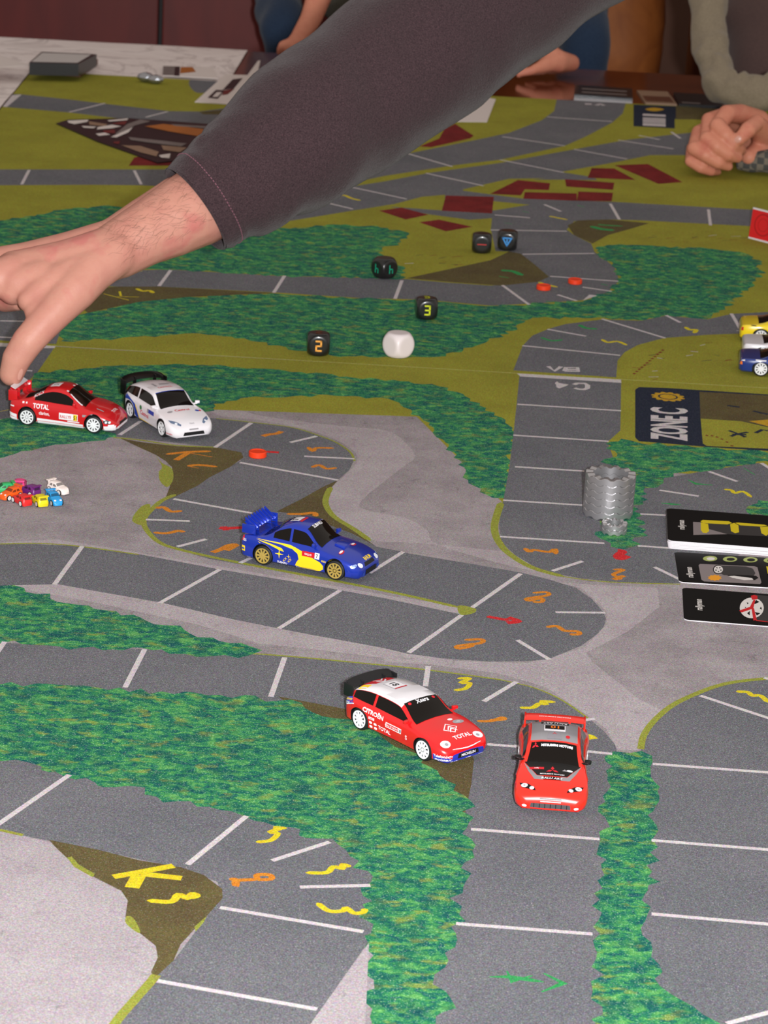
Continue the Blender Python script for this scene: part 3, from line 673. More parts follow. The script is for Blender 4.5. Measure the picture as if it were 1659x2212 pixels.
def arch_cut(o, cutmat):
    bm = bmesh.new()
    for wx in WX:
        for s in (-1, 1):
            lathe_bm(bm, [(WR + 0.75, 9.6 * s), (WR + 0.75, 22 * s)] if s > 0 else [(WR + 0.75, -22), (WR + 0.75, -9.6)], 28, 'Y', Matrix.Translation((wx, 0, WR - 0.1)))
    bmesh.ops.recalc_face_normals(bm, faces=bm.faces[:])
    for f in bm.faces: f.material_index = 0
    cu = bobj('arch_cutter', bm, [cutmat], o.parent)
    md = o.modifiers.new('arch', 'BOOLEAN'); md.operation = 'DIFFERENCE'; md.solver = 'EXACT'; md.object = cu
    md.material_mode = 'TRANSFER'
    dg = bpy.context.evaluated_depsgraph_get()
    me = bpy.data.meshes.new_from_object(o.evaluated_get(dg))
    old = o.data
    o.modifiers.clear(); o.data = me
    bpy.data.meshes.remove(old)
    m2 = cu.data; bpy.data.objects.remove(cu); bpy.data.meshes.remove(m2)
BLACKP = principled('black_plastic', srgb(18, 18, 20), 0.45)
GLASS = principled('smoked_glass', srgb(14, 10, 8), 0.08, spec=0.3)
RUBBER = principled('black_rubber', srgb(20, 20, 22), 0.6)
RIMW = principled('white_rim', srgb(228, 228, 230), 0.35)
RIMG = principled('gold_rim', srgb(206, 178, 92), 0.3, metal=0.5)
DECW = principled('white_print', srgb(232, 228, 232), 0.35)
DECG = principled('grey_print', srgb(150, 146, 150), 0.4)
DECY = principled('yellow_print', srgb(240, 204, 30), 0.35)
DECK = principled('black_print', srgb(20, 18, 22), 0.35)
DECR = principled('red_print', srgb(196, 26, 40), 0.35)
DECB = principled('blue_print', srgb(36, 66, 160), 0.35)
DECO = principled('orange_print', srgb(240, 120, 30), 0.35)
LAMP = principled('lamp_lens', srgb(225, 228, 235), 0.12, spec=0.7)
def paint(name, col, metal=0.0, rough=0.25):
    return principled(name, col, rough, metal, 0.5, coat=0.8)
def tess(poly, step=1.6):
    """polygon -> fine 2-D triangles that can follow a curved panel"""
    P = []
    n = len(poly)
    for i in range(n):
        a, b = poly[i], poly[(i + 1) % n]
        k = max(1, int(math.hypot(b[0] - a[0], b[1] - a[1]) / step))
        P += [(a[0] + (b[0] - a[0]) * q / k, a[1] + (b[1] - a[1]) * q / k) for q in range(k)]
    A = sum(P[i][0] * P[(i + 1) % len(P)][1] - P[(i + 1) % len(P)][0] * P[i][1] for i in range(len(P)))
    if A < 0: P = P[::-1]
    nb = len(P)
    x0, x1 = min(p[0] for p in P), max(p[0] for p in P); y0, y1 = min(p[1] for p in P), max(p[1] for p in P)
    V = [Vector(p) for p in P]
    def inside(x, y):
        c = False
        for (xa, ya), (xb, yb) in zip(P, P[1:] + P[:1]):
            if (ya > y) != (yb > y) and x < (xb - xa) * (y - ya) / (yb - ya) + xa: c = not c
        return c
    y = y0 + step / 2
    while y < y1:
        x = x0 + step / 2
        while x < x1:
            if inside(x, y): V.append(Vector((x, y)))
            x += step
        y += step
    r = delaunay_2d_cdt(V, [], [list(range(nb))], 1, 1e-4, True)
    T = [f for f in r[2] if inside(sum(r[0][q].x for q in f) / len(f), sum(r[0][q].y for q in f) / len(f))]
    return [(v.x, v.y) for v in r[0]], T
def ell(cx, cy, rx, ry, n=20, a0=0):
    return [(cx + rx * math.cos(a0 + 2 * PI * k / n), cy + ry * math.sin(a0 + 2 * PI * k / n)) for k in range(n)]
def rect(cx, cy, w, h): return [(cx - w / 2, cy - h / 2), (cx + w / 2, cy - h / 2), (cx + w / 2, cy + h / 2), (cx - w / 2, cy + h / 2)]

class Car:
    def __init__(s, name, label, shape, loc, yaw, matfn, mats, rim=RIMW, spokes=10, group=None, scale=1.0, zf=1.0, rc=1.0, yf=1.08):
        s.zf, s.rc, s.yf = zf, rc, yf
        s.S = SHAPES[shape]; s.k = SC * scale
        s.root = empty(name, loc, yaw)
        tag(s.root, label, 'toy car', group)
        xs, V = car_loft(s.S)
        s.xs, s.V = xs, V
        n = len(V[0])
        verts = [v for r in V for v in r]
        faces, mi = [], []
        for i in range(len(xs) - 1):
            for j in range(n):
                a, b, c, d = i * n + j, i * n + (j + 1) % n, (i + 1) * n + (j + 1) % n, (i + 1) * n + j
                faces.append((a, b, c, d))
                row = j if j < NR - 1 else n - 1 - j
                cen = (verts[a] + verts[b] + verts[c] + verts[d]) / 4
                mi.append(matfn(cen.x, abs(cen.y), cen.z, row))
        faces.append(tuple(range(n))[::-1]); mi.append(matfn(-40, 0, 7, 3))
        faces.append(tuple(range((len(xs) - 1) * n, len(xs) * n))); mi.append(matfn(40, 0, 6, 3))
        bm = bmesh.new()
        bv = [bm.verts.new(v) for v in verts]
        for f, m in zip(faces, mi):
            fc = bm.faces.new([bv[q] for q in f]); fc.material_index = m
        bmesh.ops.recalc_face_normals(bm, faces=bm.faces[:])
        o = bobj('body', bm, mats, s.root)
        arch_cut(o, BLACKP)
        s.body = o
        s.bvh = BVHTree.FromPolygons([v.co.copy() for v in o.data.vertices], [tuple(p.vertices) for p in o.data.polygons])
        o.data.shade_smooth(); o.data.set_sharp_from_angle(angle=math.radians(38))
        s.parts = [o]
        s.glass('windscreen', s.S['ws'], 8)
        s.glass('rear_window', s.S['rw'], 8)
        for ab in s.S['side']:
            for sd in (-1, 1): s.glass('side_window', ab, 6, sd)
        s.wheels(rim, spokes)
    def add(s, name, V, F, mat, parent=None, smooth=True):
        o = obj(name, V, F, mat, parent or s.root, smooth)
        s.parts.append(o)
        return o
    def addbm(s, name, bm, mat, parent=None, smooth=True, angle=40):
        bmesh.ops.recalc_face_normals(bm, faces=bm.faces[:])
        o = bobj(name, bm, mat, parent or s.root, smooth, angle)
        s.parts.append(o)
        return o
    def glass(s, name, ab, row, sd=0, mat=None):
        ids = [i for i, x in enumerate(s.xs) if ab[0] - 1e-6 <= x <= ab[1] + 1e-6]
        n = len(s.V[0])
        if sd == 0: cols = [8, 9, 10, 11, 12]
        else:
            cols = [6, 7] if sd < 0 else [n - 6, n - 7]
        G = [[s.V[i][c] for c in cols] for i in ids]
        if sd:   # rounded inset of the pane inside its frame
            for r in G:
                a, b = r[0].copy(), r[1].copy()
                r[0] = a.lerp(b, 0.06); r[1] = a.lerp(b, 0.97)
        else:
            for r in G:
                c = r[2]
                for q in (0, 4): r[q] = c.lerp(r[q], 0.95)
                for q in (1, 3): r[q] = c.lerp(r[q], 0.97)
        V, F = [], []
        m = len(cols)
        for r in G:
            for p in r:
                hit = s.bvh.find_nearest(p)
                V.append(hit[0] + hit[1] * 0.16)
        for i in range(len(G) - 1):
            for j in range(m - 1):
                F.append((i * m + j, i * m + j + 1, (i + 1) * m + j + 1, (i + 1) * m + j))
        return s.add(name, V, F, mat or GLASS)
    def wheels(s, rim, spokes):
        bt = bmesh.new()
        w = 2.3
        lathe_bm(bt, [(4.3, -w), (5.2, -w - 0.15), (5.9, -w + 0.2), (WR, -w + 0.8), (WR, w - 0.8), (5.9, w - 0.2), (5.2, w + 0.15), (4.3, w), (4.3, -w)], 30, 'Y', None, False)
        tyre = None
        br = bmesh.new()
        lathe_bm(br, [(4.75, -w - 0.22), (4.75, -w - 0.42), (4.05, -w - 0.42), (3.9, -w + 0.1), (4.75, -w + 0.1)], 30, 'Y', None, False)
        lathe_bm(br, [(0.0, -w - 0.55), (0.75, -w - 0.5), (0.95, -w - 0.2), (0.95, -w + 0.3)], 14, 'Y', None, False)
        for k in range(spokes):
            a = 2 * PI * k / spokes
            wd = 0.52 if spokes > 6 else 0.85
            box_bm(br, 0.6, 4.3, -w - 0.36, -w + 0.1, -wd, wd, 0.0, Matrix.Rotation(a, 4, 'Y'))
        bh = bmesh.new()
        lathe_bm(bh, [(0.0, -w + 0.35), (4.3, -w + 0.35), (4.3, w - 0.5), (0.0, w - 0.5)], 20, 'Y')
        for m in (bt, br, bh): bmesh.ops.recalc_face_normals(m, faces=m.faces[:])
        t0 = r0 = h0 = None
        for wx in WX:
            for sd in (-1, 1):
                if t0 is None:
                    t = bobj('wheel', bt, RUBBER, s.root, True, 40); r = bobj('rim', br, rim, t, True, 40); h = bobj('brake_disc', bh, BLACKP, t, True, 40)
                    t0, r0, h0 = t, r, h
                    s.parts += [t, r, h]
                else:
                    t, r, h = t0.copy(), r0.copy(), h0.copy()
                    for q in (t, r, h): C.objects.link(q)
                    t.parent = s.root; r.parent = t; h.parent = t
                t.location = Vector((wx, sd * 13.4 * s.yf, WR)) * s.k
                if sd > 0: t.rotation_euler = (0, 0, PI)
    # ---- prints that follow the panels
    def decal(s, name, V2, F, mat, org, right, up, dirn, off=0.14, parent=None):
        org, right, up, dirn = Vector(org), Vector(right), Vector(up), Vector(dirn)
        V, ok = [], []
        for u, v in V2:
            p = org + right * u + up * v
            h = s.bvh.ray_cast(p - dirn * 60, dirn)
            if h[0] is None: V.append(Vector((0, 0, 0))); ok.append(False)
            else:
                nn = h[1] if h[1].dot(dirn) < 0 else -h[1]
                V.append(h[0] + nn * off); ok.append(True)
        F = [f for f in F if all(ok[q] for q in f)]
        if not F: return None
        used = sorted({q for f in F for q in f}); mp = {q: i for i, q in enumerate(used)}
        return s.add(name, [V[q] for q in used], [[mp[q] for q in f] for f in F], mat, parent or s.body, False)
    def side(s, name, poly, mat, off=0.14, sd=-1):
        V, F = tess(poly)
        return s.decal(name, V, F, mat, (0, 0, 0), (1, 0, 0), (0, 0, 1), (0, -sd, 0), off)
    def side_text(s, body, x, z, size, mat, ang=0.0, shear=0.0, off=0.2, bold=0.02, spacing=1.0):
        V, F, wd = text_mesh(body, size, shear=shear, bold=bold, spacing=spacing)
        ca, sa = math.cos(ang), math.sin(ang)
        return s.decal('lettering', V, F, mat, (x, 0, z), (ca, 0, sa), (-sa, 0, ca), (0, 1, 0), off)
    def top(s, name, poly, mat, off=0.14):
        V, F = tess(poly)
        return s.decal(name, V, F, mat, (0, 0, 0), (1, 0, 0), (0, 1, 0), (0, 0, -1), off)
    def top_text(s, body, x, y, size, mat, ang=PI / 2, shear=0.0, off=0.24, bold=0.02, dirn=(0, 0, -1), stretch=1.0):
        """ang: direction of the line of writing on the car's plan (0 = towards the front)"""
        V, F, wd = text_mesh(body, size, shear=shear, bold=bold)
        V = [(u, v * stretch) for u, v in V]
        ca, sa = math.cos(ang), math.sin(ang)
        return s.decal('lettering', V, F, mat, (x, y, 0), (ca, sa, 0), (-sa, ca, 0), dirn, off)
    def front(s, name, poly, mat, off=0.14):
        V, F = tess(poly, 1.0)
        return s.decal(name, V, F, mat, (0, 0, 0), (0, 1, 0), (0, 0, 1), (-1, 0, 0), off)
    def front_text(s, body, y, z, size, mat, off=0.24, bold=0.02):
        V, F, wd = text_mesh(body, size, bold=bold)
        return s.decal('lettering', V, F, mat, (0, y, z), (0, 1, 0), (0, 0, 1), (-1, 0, 0), off)
    def mirrors(s, mat, x=11.0, z=17.2, y=15.6):
        for sd in (-1, 1):
            bm = bmesh.new()
            box_bm(bm, -1.0, 0.9, -1.5, 1.5, -0.95, 0.95, 0.5, Matrix.Translation((x, sd * y, z)) @ Matrix.Rotation(-sd * 0.25, 4, 'Z'))
            box_bm(bm, -0.4, 0.4, -1.4, 1.4, -0.4, 0.4, 0.0, Matrix.Translation((x + 0.3, sd * (y - 1.6), z - 0.9)))
            s.addbm('wing_mirror', bm, mat)
    def finish(s):
        for o in s.root.children_recursive:
            if o.type != 'MESH' or o.data.get('scaled'): continue
            if o.name.split('.')[0] not in ('wheel', 'rim', 'brake_disc'):
                for v in o.data.vertices:
                    x, y, z = v.co
                    v.co = (x if x > -29.6 else -29.6 + (x + 29.6) * s.rc, y * s.yf, z if z < 9 else 9 + (z - 9) * s.zf)
            o.data.transform(Matrix.Scale(s.k, 4)); o.data['scaled'] = 1
        return s.root

def rect_ring(bm, P, w, th, up=Vector((0, 0, 1))):
    tube_bm(bm, P, [(w, th)] * len(P), 8)
def wing(car, mat, x, z, span, chord, thick, rake, ends=True, legs=((-0.62,), (0.62,)), leg_base=15.5, vanes=0, endh=3.2, curve=0.0, name='spoiler', leg_mat=None):
    """rear wing: curved blade, end plates, struts (and vanes) as one part"""
    bm = bmesh.new()
    n = 14
    prof = [(-0.5, 0.0), (-0.2, 0.35), (0.25, 0.4), (0.5, 0.0), (0.2, -0.25), (-0.25, -0.3)]
    rings = []
    cr, sr = math.cos(rake), math.sin(rake)
    for i in range(n + 1):
        t = i / n * 2 - 1
        y = t * span / 2
        dz = -curve * t ** 2 * abs(t)
        rings.append([bm.verts.new((x + chord * (a * cr + 0 * sr) - thick * b * sr, y, z + dz + chord * a * -sr + thick * b * cr)) for a, b in prof])
    m = len(prof)
    for i in range(n):
        for k in range(m):
            bm.faces.new((rings[i][k], rings[i][(k + 1) % m], rings[i + 1][(k + 1) % m], rings[i + 1][k]))
    bm.faces.new(rings[0][::-1]); bm.faces.new(rings[-1])
    if ends:
        for sd in (-1, 1):
            y = sd * (span / 2 + 0.2)
            box_bm(bm, x - chord * 0.6, x + chord * 0.6, y - 0.45, y + 0.45, z - curve - endh, z - curve + 0.9, 0.35)
    for (f,) in legs:
        y = f * span / 2
        box_bm(bm, x - chord * 0.1, x + chord * 0.45, y - 0.5, y + 0.5, leg_base, z, 0.2)
    for k in range(vanes):
        y = -span / 2 + span * (k + 0.5) / vanes
        box_bm(bm, x - chord * 0.62, x + chord * 0.5, y - 0.28, y + 0.28, z - 0.2, z + 1.05, 0.12, Matrix.Translation((x, y, z)) @ Matrix.Rotation(rake, 4, 'Y') @ Matrix.Translation((-x, -y, -z)))
    return car.addbm(name, bm, mat)
def place(a, b):
    """yaw and centre of a car from its two visible wheel contacts (photo pixels), right-hand side towards the camera"""
    A, B = gp(*a), gp(*b)
    d = (B - A).normalized()
    yaw = math.atan2(d.y, d.x)
    nrm = Vector((-d.y, d.x, 0))
    mid = (A + B) / 2 + nrm * (14.6 * SC) - d * (0.5 * SC)
    return Vector((mid.x, mid.y, Z0)), yaw

# ---- blue saloon with yellow stars
BLUE = paint('blue_metallic', srgb(24, 52, 168), 0.3, 0.22)
loc, yaw = place((570, 1219), (726, 1251.7))
c = Car('toy_car', 'blue metallic toy rally car with gold wheels and yellow star livery', 'sedan', loc, yaw, lambda x, y, z, r: 0, [BLUE, BLACKP], RIMG, 10, 'rally toy cars', zf=1.2)
wing(c, BLUE, -34.6, 20.4, 26, 7.6, 1.3, 0.55, True, ((-0.55,), (0.55,)), 16.5, 8, 3.8, 0.6)
c.mirrors(BLUE, 10.0, 17.4)
c.side('livery_stripe', [(-6, 15.0)] + [(-6 + 20 * t, 15 - 3.5 * t - 2.5 * t * t) for t in (0.2, 0.4, 0.6, 0.8)] + [(14.5, 9.4), (16.8, 7.6), (16.8, 5.4), (14.5, 3.9), (9, 3.4), (3, 3.6), (-2, 4.2), (-1.2, 6.2), (0.4, 8.6), (-0.5, 11.3), (-4, 13.2), (-12, 14.4), (-26, 15.1), (-28, 15.3)][0:14], DECY)
c.side('livery_stripe', [(-28, 14.9), (-20, 14.2), (-11, 12.6), (-9.5, 11.0), (-12, 11.2), (-19, 13.2)], DECY)
c.side('livery_stripe', [(-27, 14.0), (-21, 12.6), (-16.5, 10.2), (-17.8, 9.6), (-22, 11.6)], DECY)
def star(cx, cz, r, k=0.18):
    return [(cx + (r if i % 2 == 0 else r * k) * math.cos(PI / 2 + PI * i / 4), cz + (r if i % 2 == 0 else r * k) * math.sin(PI / 2 + PI * i / 4)) for i in range(8)]
for a, b, r in ((-12.5, 9.4, 3.0), (-6.3, 8.9, 1.5), (-8.2, 7.3, 1.3), (-5.2, 7.2, 1.3), (-9.4, 5.9, 1.2), (-6.2, 5.9, 1.3)):
    c.side('star', star(a, b, r), DECY, 0.2)
c.side_text('SUBARU', -10.5, 4.4, 1.3, DECW, -0.04)
c.side_text('SWRT.com', 1.5, 3.3, 0.9, DECW, -0.05, off=0.3)
c.side('door_plate', rect(6.6, 12.2, 8.4, 2.6), DECR, 0.26)
c.side('door_plate', rect(12.5, 12.2, 3.2, 3.0), DECW, 0.26)
c.side_text('7', 12.5, 12.2, 2.0, DECK, off=0.36)
c.side_text('RALLYE', 6.6, 12.2, 1.0, DECW, off=0.36)
c.side_text('PIRELLI', 17.4, 10.2, 0.9, DECY, off=0.2)
c.side_text('555', -36.2, 13.0, 1.3, DECW)
c.side('tail_lamp', [(-38.8, 12.2), (-36.4, 12.6), (-36.6, 15.0), (-38.4, 14.6)], DECR, 0.2)
c.side('badge', rect(-37, 8.2, 2.6, 3.2), DECY, 0.2); c.side('badge', rect(-37, 8.2, 2.0, 1.0), DECB, 0.3)
c.top('roof_plate', rect(-9.5, 0, 6.0, 8.2), DECW); c.top('roof_plate', rect(-5.2, 0, 1.8, 8.2), DECR)
c.top_text('7', -9.7, -1.5, 4.2, DECK)
c.top_text('SUBARU', 3.6, 0, 2.1, DECW, stretch=1.0, bold=0.03)
c.top_text('BARUM', 36.8, 1.0, 1.7, DECY, stretch=1.3)
for yy in (-9, 6): c.top('hood_badge', ell(25, yy, 1.3, 2.6, 14), DECR); c.top('hood_badge', ell(24.7, yy, 0.7, 2.0, 14), DECW, 0.24)
bm = bmesh.new(); box_bm(bm, 17.5, 24.5, -4.2, 4.2, 14.0, 16.6, 0.8, Matrix.Translation((21, 0, 15)) @ Matrix.Rotation(0.12, 4, 'Y') @ Matrix.Translation((-21, 0, -15))); c.addbm('bonnet_scoop', bm, BLUE)
for sd in (-1, 1):
    c.front('headlamp', ell(sd * 9.8, 9.8, 1.9, 1.0, 18), LAMP, 0.2)
    c.side('headlamp', ell(35.6, 10.0, 1.5, 0.8, 16), principled('indicator_lens', srgb(150, 170, 215), 0.2), 0.2, sd)
    c.front('fog_lamp', ell(sd * 9.0, 5.0, 1.4, 1.1, 14), DECB, 0.2)
c.front('grille', [(-6.2, 8.6), (6.2, 8.6), (5.0, 10.3), (-5.0, 10.3)], BLACKP); c.front('lower_grille', [(-6.8, 3.6), (6.8, 3.6), (6.4, 6.8), (-6.4, 6.8)], BLACKP)
c.finish()

# ---- red hatchback with white roof and blue bumpers
REDC = paint('red_paint', srgb(206, 22, 26)); WHT = paint('white_paint', srgb(226, 222, 226)); BLUB = paint('blue_paint', srgb(34, 48, 158))
def citmat(x, y, z, r):
    if r >= 6 and x < 3.0 and x > -33: return 1 if (r >= 7) else 0
    if x > 32.6 and (r <= 2 or x >= 40): return 2
    if x < -36.5 and r <= 4: return 2
    return 0
loc, yaw = place((784, 1576), (917, 1640.5))
c = Car('toy_car', 'red toy rally hatchback with white roof, blue bumpers and black rear wing', 'hatch', loc, yaw, citmat, [REDC, WHT, BLUB, BLACKP], RIMW, 10, 'rally toy cars', zf=0.88, rc=0.68)
wing(c, BLACKP, -37.0, 24.2, 27.5, 8.6, 1.3, 0.38, True, ((-0.5,), (0.5,)), 19.5, 0, 7.0, 1.8)
c.side_text('M', -38.3, 19.5, 2.2, DECW)
c.mirrors(REDC, 11.5, 17.8)
c.side('livery_panel', [(-39, 12.0), (-37.5, 15.6), (-31, 17.0), (-28, 14.4), (-30, 12.8), (-36, 11.6)], BLUB, 0.12)
c.side('livery_stripe', [(-38.6, 11.0), (-36, 11.2), (-27.5, 14.0), (-27.5, 14.6), (-36.5, 11.9), (-38.6, 11.6)], DECW, 0.2)
c.side_text('Telefonica', -34.2, 15.2, 1.5, DECY, 0.2, 0.2); c.side_text('movistar', -35.2, 13.2, 1.3, DECW, 0.2, 0.2)
c.side('livery_panel', [(-30.2, 22.6), (-25.0, 24.2), (-24.5, 23.2), (-29.6, 21.4)], DECY, 0.2)
c.side_text('CITROËN', -13.2, 13.6, 3.3, DECW, -0.06, bold=0.035)
c.side('decal_plate', rect(-14.2, 9.8, 4.2, 1.5), DECW, 0.16); c.side_text('RED', -14.2, 9.8, 1.0, DECR, off=0.26)
for a, b in ((-14.8, 7.4), (-11.4, 7.4), (-14.6, 5.2), (-11.2, 5.2)): c.side('decal_dot', ell(a, b, 1.2, 0.75, 12), DECW, 0.16)
c.side_text('TOTAL', -4.6, 6.6, 2.2, DECW, -0.05, bold=0.03)
c.side('door_plate', rect(2.2, 10.3, 11.8, 3.0), DECW, 0.16); c.side('door_plate', rect(1.4, 10.3, 9.0, 2.0), REDC, 0.24); c.side_text('RALLYE MONTE', 1.4, 10.3, 1.1, DECW, off=0.34)
c.side_text('18', 7.0, 10.3, 1.9, DECK, off=0.3); c.side_text('S', 12.0, 8.4, 2.4, DECW)
c.top('roof_band', [(-32, -9.2), (-24.5, -5), (-24.5, 7), (-32, 9.2)], DECR)
for k in (0, 2.6): c.top('chevron', [(-30.0 + k, -3), (-27.2 + k, 0), (-30.0 + k, 3), (-28.8 + k, 3), (-26.0 + k, 0), (-28.8 + k, -3)], DECW, 0.24)
c.top('roof_plate', rect(-16.5, 0.5, 9.5, 8.0), DECG, 0.14); c.top('roof_plate', rect(-16.5, 0.5, 9.0, 7.5), DECW, 0.22); c.top('roof_plate', rect(-12.2, 0.5, 1.0, 7.5), DECR, 0.3); c.top_text('18', -17.0, 0.5, 4.0, DECK, 0.0, off=0.34)
c.top_text('Xsara', 4.2, 0, 2.4, DECW, shear=0.2)
for yy in (-7.5, 7.5): c.top('badge', ell(4.0, yy, 0.8, 0.9, 12), DECR, 0.24)
c.top('hood_badge', [(22, 0), (26, -4.4), (30, 0), (26, 4.4)], DECW); c.top('hood_badge', [(22.7, 0), (26, -3.7), (29.3, 0), (26, 3.7)], REDC, 0.22)
for k in (0, 1.7): c.top('chevron', [(26.6 + k, -2.2), (24.2 + k, 0), (26.6 + k, 2.2), (27.4 + k, 2.2), (25.2 + k, 0), (27.4 + k, -2.2)], DECW, 0.3)
c.top('hood_badge', ell(22.5, 8.2, 1.7, 3.4, 16), DECG); c.top_text('rally', 22.5, 8.2, 1.2, DECW); c.top('hood_badge', ell(19.5, 5.4, 0.9, 1.5, 14), DECW)
c.top_text('TOTAL', 33.2, 1.5, 2.6, DECW, bold=0.03)
for sd in (-1, 1):
    c.top('headlamp', ell(34.6, sd * 10.4, 2.3, 2.7, 20), LAMP, 0.2)
    c.top('lamp_detail', ell(35.0, sd * 10.0, 0.9, 1.0, 14), DECG, 0.3)
c.top('nose_line', [(38.6, -9), (39.3, -4), (39.5, 0), (39.3, 4), (38.6, 9), (38.4, 9), (39.05, 4), (39.25, 0), (39.05, -4), (38.4, -9)], DECW, 0.2)
c.front('lower_grille', [(-6.8, 4.4), (6.8, 4.4), (6.2, 7.0), (-6.2, 7.0)], BLACKP); c.front_text('MICHELIN', 0, 5.7, 1.5, DECW)
for yy, w_ in ((-8.5, 3.4), (0, 3.6), (8, 3.0)): c.front('plate_dash', rect(yy, 3.3, w_, 0.7), DECW, 0.2)
c.side_text('Telefonica', 36.6, 6.4, 1.4, DECW, off=0.25); c.side_text('movistar', 36.6, 4.6, 1.3, DECW, off=0.25)
c.finish()

# ---- red coupe with white skirts (under the thumb)
REDP = paint('red_coupe_paint', srgb(196, 18, 28))
def peumat(x, y, z, r):
    if r <= 1: return 1
    return 0
loc, yaw = place((60, 917.5), (204, 935))
PEU_LOC, PEU_YAW = loc, yaw
c = Car('toy_car', 'red toy rally coupe with white side skirts touched by the thumb', 'coupe', loc, yaw, peumat, [REDP, WHT, BLACKP], RIMW, 10, 'rally toy cars', zf=1.25, rc=0.75)
sp = wing(c, REDP, -36.6, 20.4, 25, 7.2, 1.1, 0.42, True, ((-0.5,), (0.5,)), 15.0, 0, 5.2, 0.8)
bm = bmesh.new(); box_bm(bm, -40.2, -35.4, -11.2, 11.2, 20.9, 21.15, 0.0, Matrix.Translation((-37, 0, 20.2)) @ Matrix.Rotation(0.30, 4, 'Y') @ Matrix.Translation((37, 0, -20.0))); c.addbm('spoiler_plate', bm, WHT, sp)
c.mirrors(REDP, 10.5, 16.9)
c.side('skirt', [(-16.0, 6.6), (17.0, 5.6), (17.0, 2.7), (-16.0, 2.7)], DECW, 0.5); c.side('skirt_line', [(-16.0, 4.6), (17.0, 4.0), (17.0, 4.25), (-16.0, 4.85)], DECR, 0.62)
c.side('skirt', [(-39, 8.6), (-31.2, 7.4), (-31.2, 3.2), (-38.5, 4.2)], DECW, 0.4); c.side('skirt_line', [(-38.6, 6.2), (-31.2, 5.2), (-31.2, 4.9), (-38.6, 5.9)], DECR, 0.52)
c.side('skirt', [(31.8, 6.2), (39.0, 6.4), (38.4, 3.0), (31.8, 2.9)], DECW, 0.45)
c.front('skirt', [(-10, 3.2), (10, 3.2), (9.5, 5.4), (-9.5, 5.4)], DECW, 0.16); c.front('lower_grille', [(-7, 5.6), (7, 5.6), (6, 7.4), (-6, 7.4)], BLACKP)
c.side_text('TOTAL', -13.4, 13.6, 2.7, DECW, -0.03, bold=0.03); c.side_text('clarion,', -11.0, 9.8, 2.2, DECW, -0.03)
c.side('door_plate', rect(6.4, 9.4, 13.6, 4.0), DECW, 0.16); c.side_text('RALLYE', 4.4, 9.4, 1.8, DECR, off=0.26); c.side('door_plate', rect(11.4, 9.4, 2.8, 3.6), DECY, 0.24); c.side_text('51', 11.4, 9.4, 2.4, DECK, off=0.34)
c.side('decal_line', rect(10.0, 6.6, 8.6, 0.8), DECW, 0.16); c.side('decal_line', rect(19.0, 11.2, 5.0, 1.3), DECG, 0.16)
c.side('decal_line', rect(-26, 15.0, 1.4, 1.0), DECW, 0.16); c.side('decal_line', rect(-23.6, 15.0, 1.0, 0.9), DECW, 0.16)
c.side_text('MICHELIN', -16.5, 19.4, 1.2, DECW, 0.42); c.side('decal_line', rect(-36, 12.2, 4.0, 0.7), DECW, 0.16)
c.top('roof_plate', rect(-7.6, -1, 6.4, 8.6), DECW); c.top_text('51', -7.6, -1, 3.6, DECG); c.top('hood_badge', rect(27.0, -9.5, 5.0, 1.0), DECG, 0.2)
c.top('pillar_strip', [(5.5, -10.2), (15.0, -12.4), (15.2, -11.4), (5.8, -9.3)], DECW, 0.26)
for yy in (-8.6, 8.0, 3.0): c.top('badge', ell(3.2, yy, 0.8, 1.0, 12), DECW, 0.24)
c.top_text('TOTAL', 33.8, 0, 1.9, DECW)
for sd in (-1, 1):
    c.side('headlamp', [(29.0, 9.0), (33.5, 10.2), (36.5, 9.0), (35.6, 7.6), (31.0, 7.6)], BLACKP, 0.16, sd)
    for a in (30.4, 33.2, 35.4): c.side('lamp_detail', ell(a, 8.7, 0.8, 0.7, 12), LAMP, 0.26, sd)
c.side('decal_line', rect(36.4, 6.7, 3.6, 0.9), DECW, 0.2)
c.finish()

# ---- white hatchback with black tail
BLKP = principled('black_paint', srgb(11, 11, 12), 0.3, coat=0.15, spec=0.3)
def focmat(x, y, z, r):
    if x < -30.2: return 1
    return 0
loc, yaw = place((287, 902.5), (354.5, 943))
c = Car('toy_car', 'white toy rally hatchback with black tail and blue rear flank', 'hatch', loc, yaw, focmat, [WHT, BLKP, BLACKP], RIMW, 5, 'rally toy cars', zf=1.03, rc=0.75)
wing(c, BLKP, -38.8, 25.6, 29, 9.0, 1.3, 0.35, True, ((-0.5,), (0.5,)), 19.0, 0, 9.5, 2.6)
c.mirrors(WHT, 12.0, 17.8)
c.side('livery_panel', [(-30, 16.4), (-24, 15.4), (-20, 14.2), (-15.6, 12.4), (-12.6, 8.6), (-10.6, 4.5), (-9.8, 2.9), (-16.0, 2.9), (-16.2, 7.6), (-18.0, 11.4), (-21, 13.2), (-25, 13.6), (-30, 12.8)], DECB, 0.13)
c.side('livery_stripe', [(-14.6, 12.4), (-11.6, 8.8), (-9.4, 4.4), (16.0, 3.6), (16.0, 2.9), (-9.6, 2.9), (-10.4, 4.4), (-12.4, 8.4), (-15.4, 12.0)], DECY, 0.2)
c.side('tail_lamp', [(-36.5, 18.6), (-32.6, 21.4), (-31.8, 20.6), (-35, 17.4)], DECR, 0.2)
c.side('decal_dot', ell(-7.4, 12.2, 1.6, 1.6, 16), principled('green_print', srgb(60, 120, 70), 0.4), 0.16)
c.side_text('Castrol', -1.6, 9.0, 3.0, DECR, -0.05)
c.side('door_plate', rect(8.4, 12.6, 8.6, 2.6), DECB, 0.2); c.side('door_plate', rect(3.4, 12.6, 2.2, 2.6), DECG, 0.26)
c.side_text('michelin', 34.5, 5.2, 1.2, DECR)
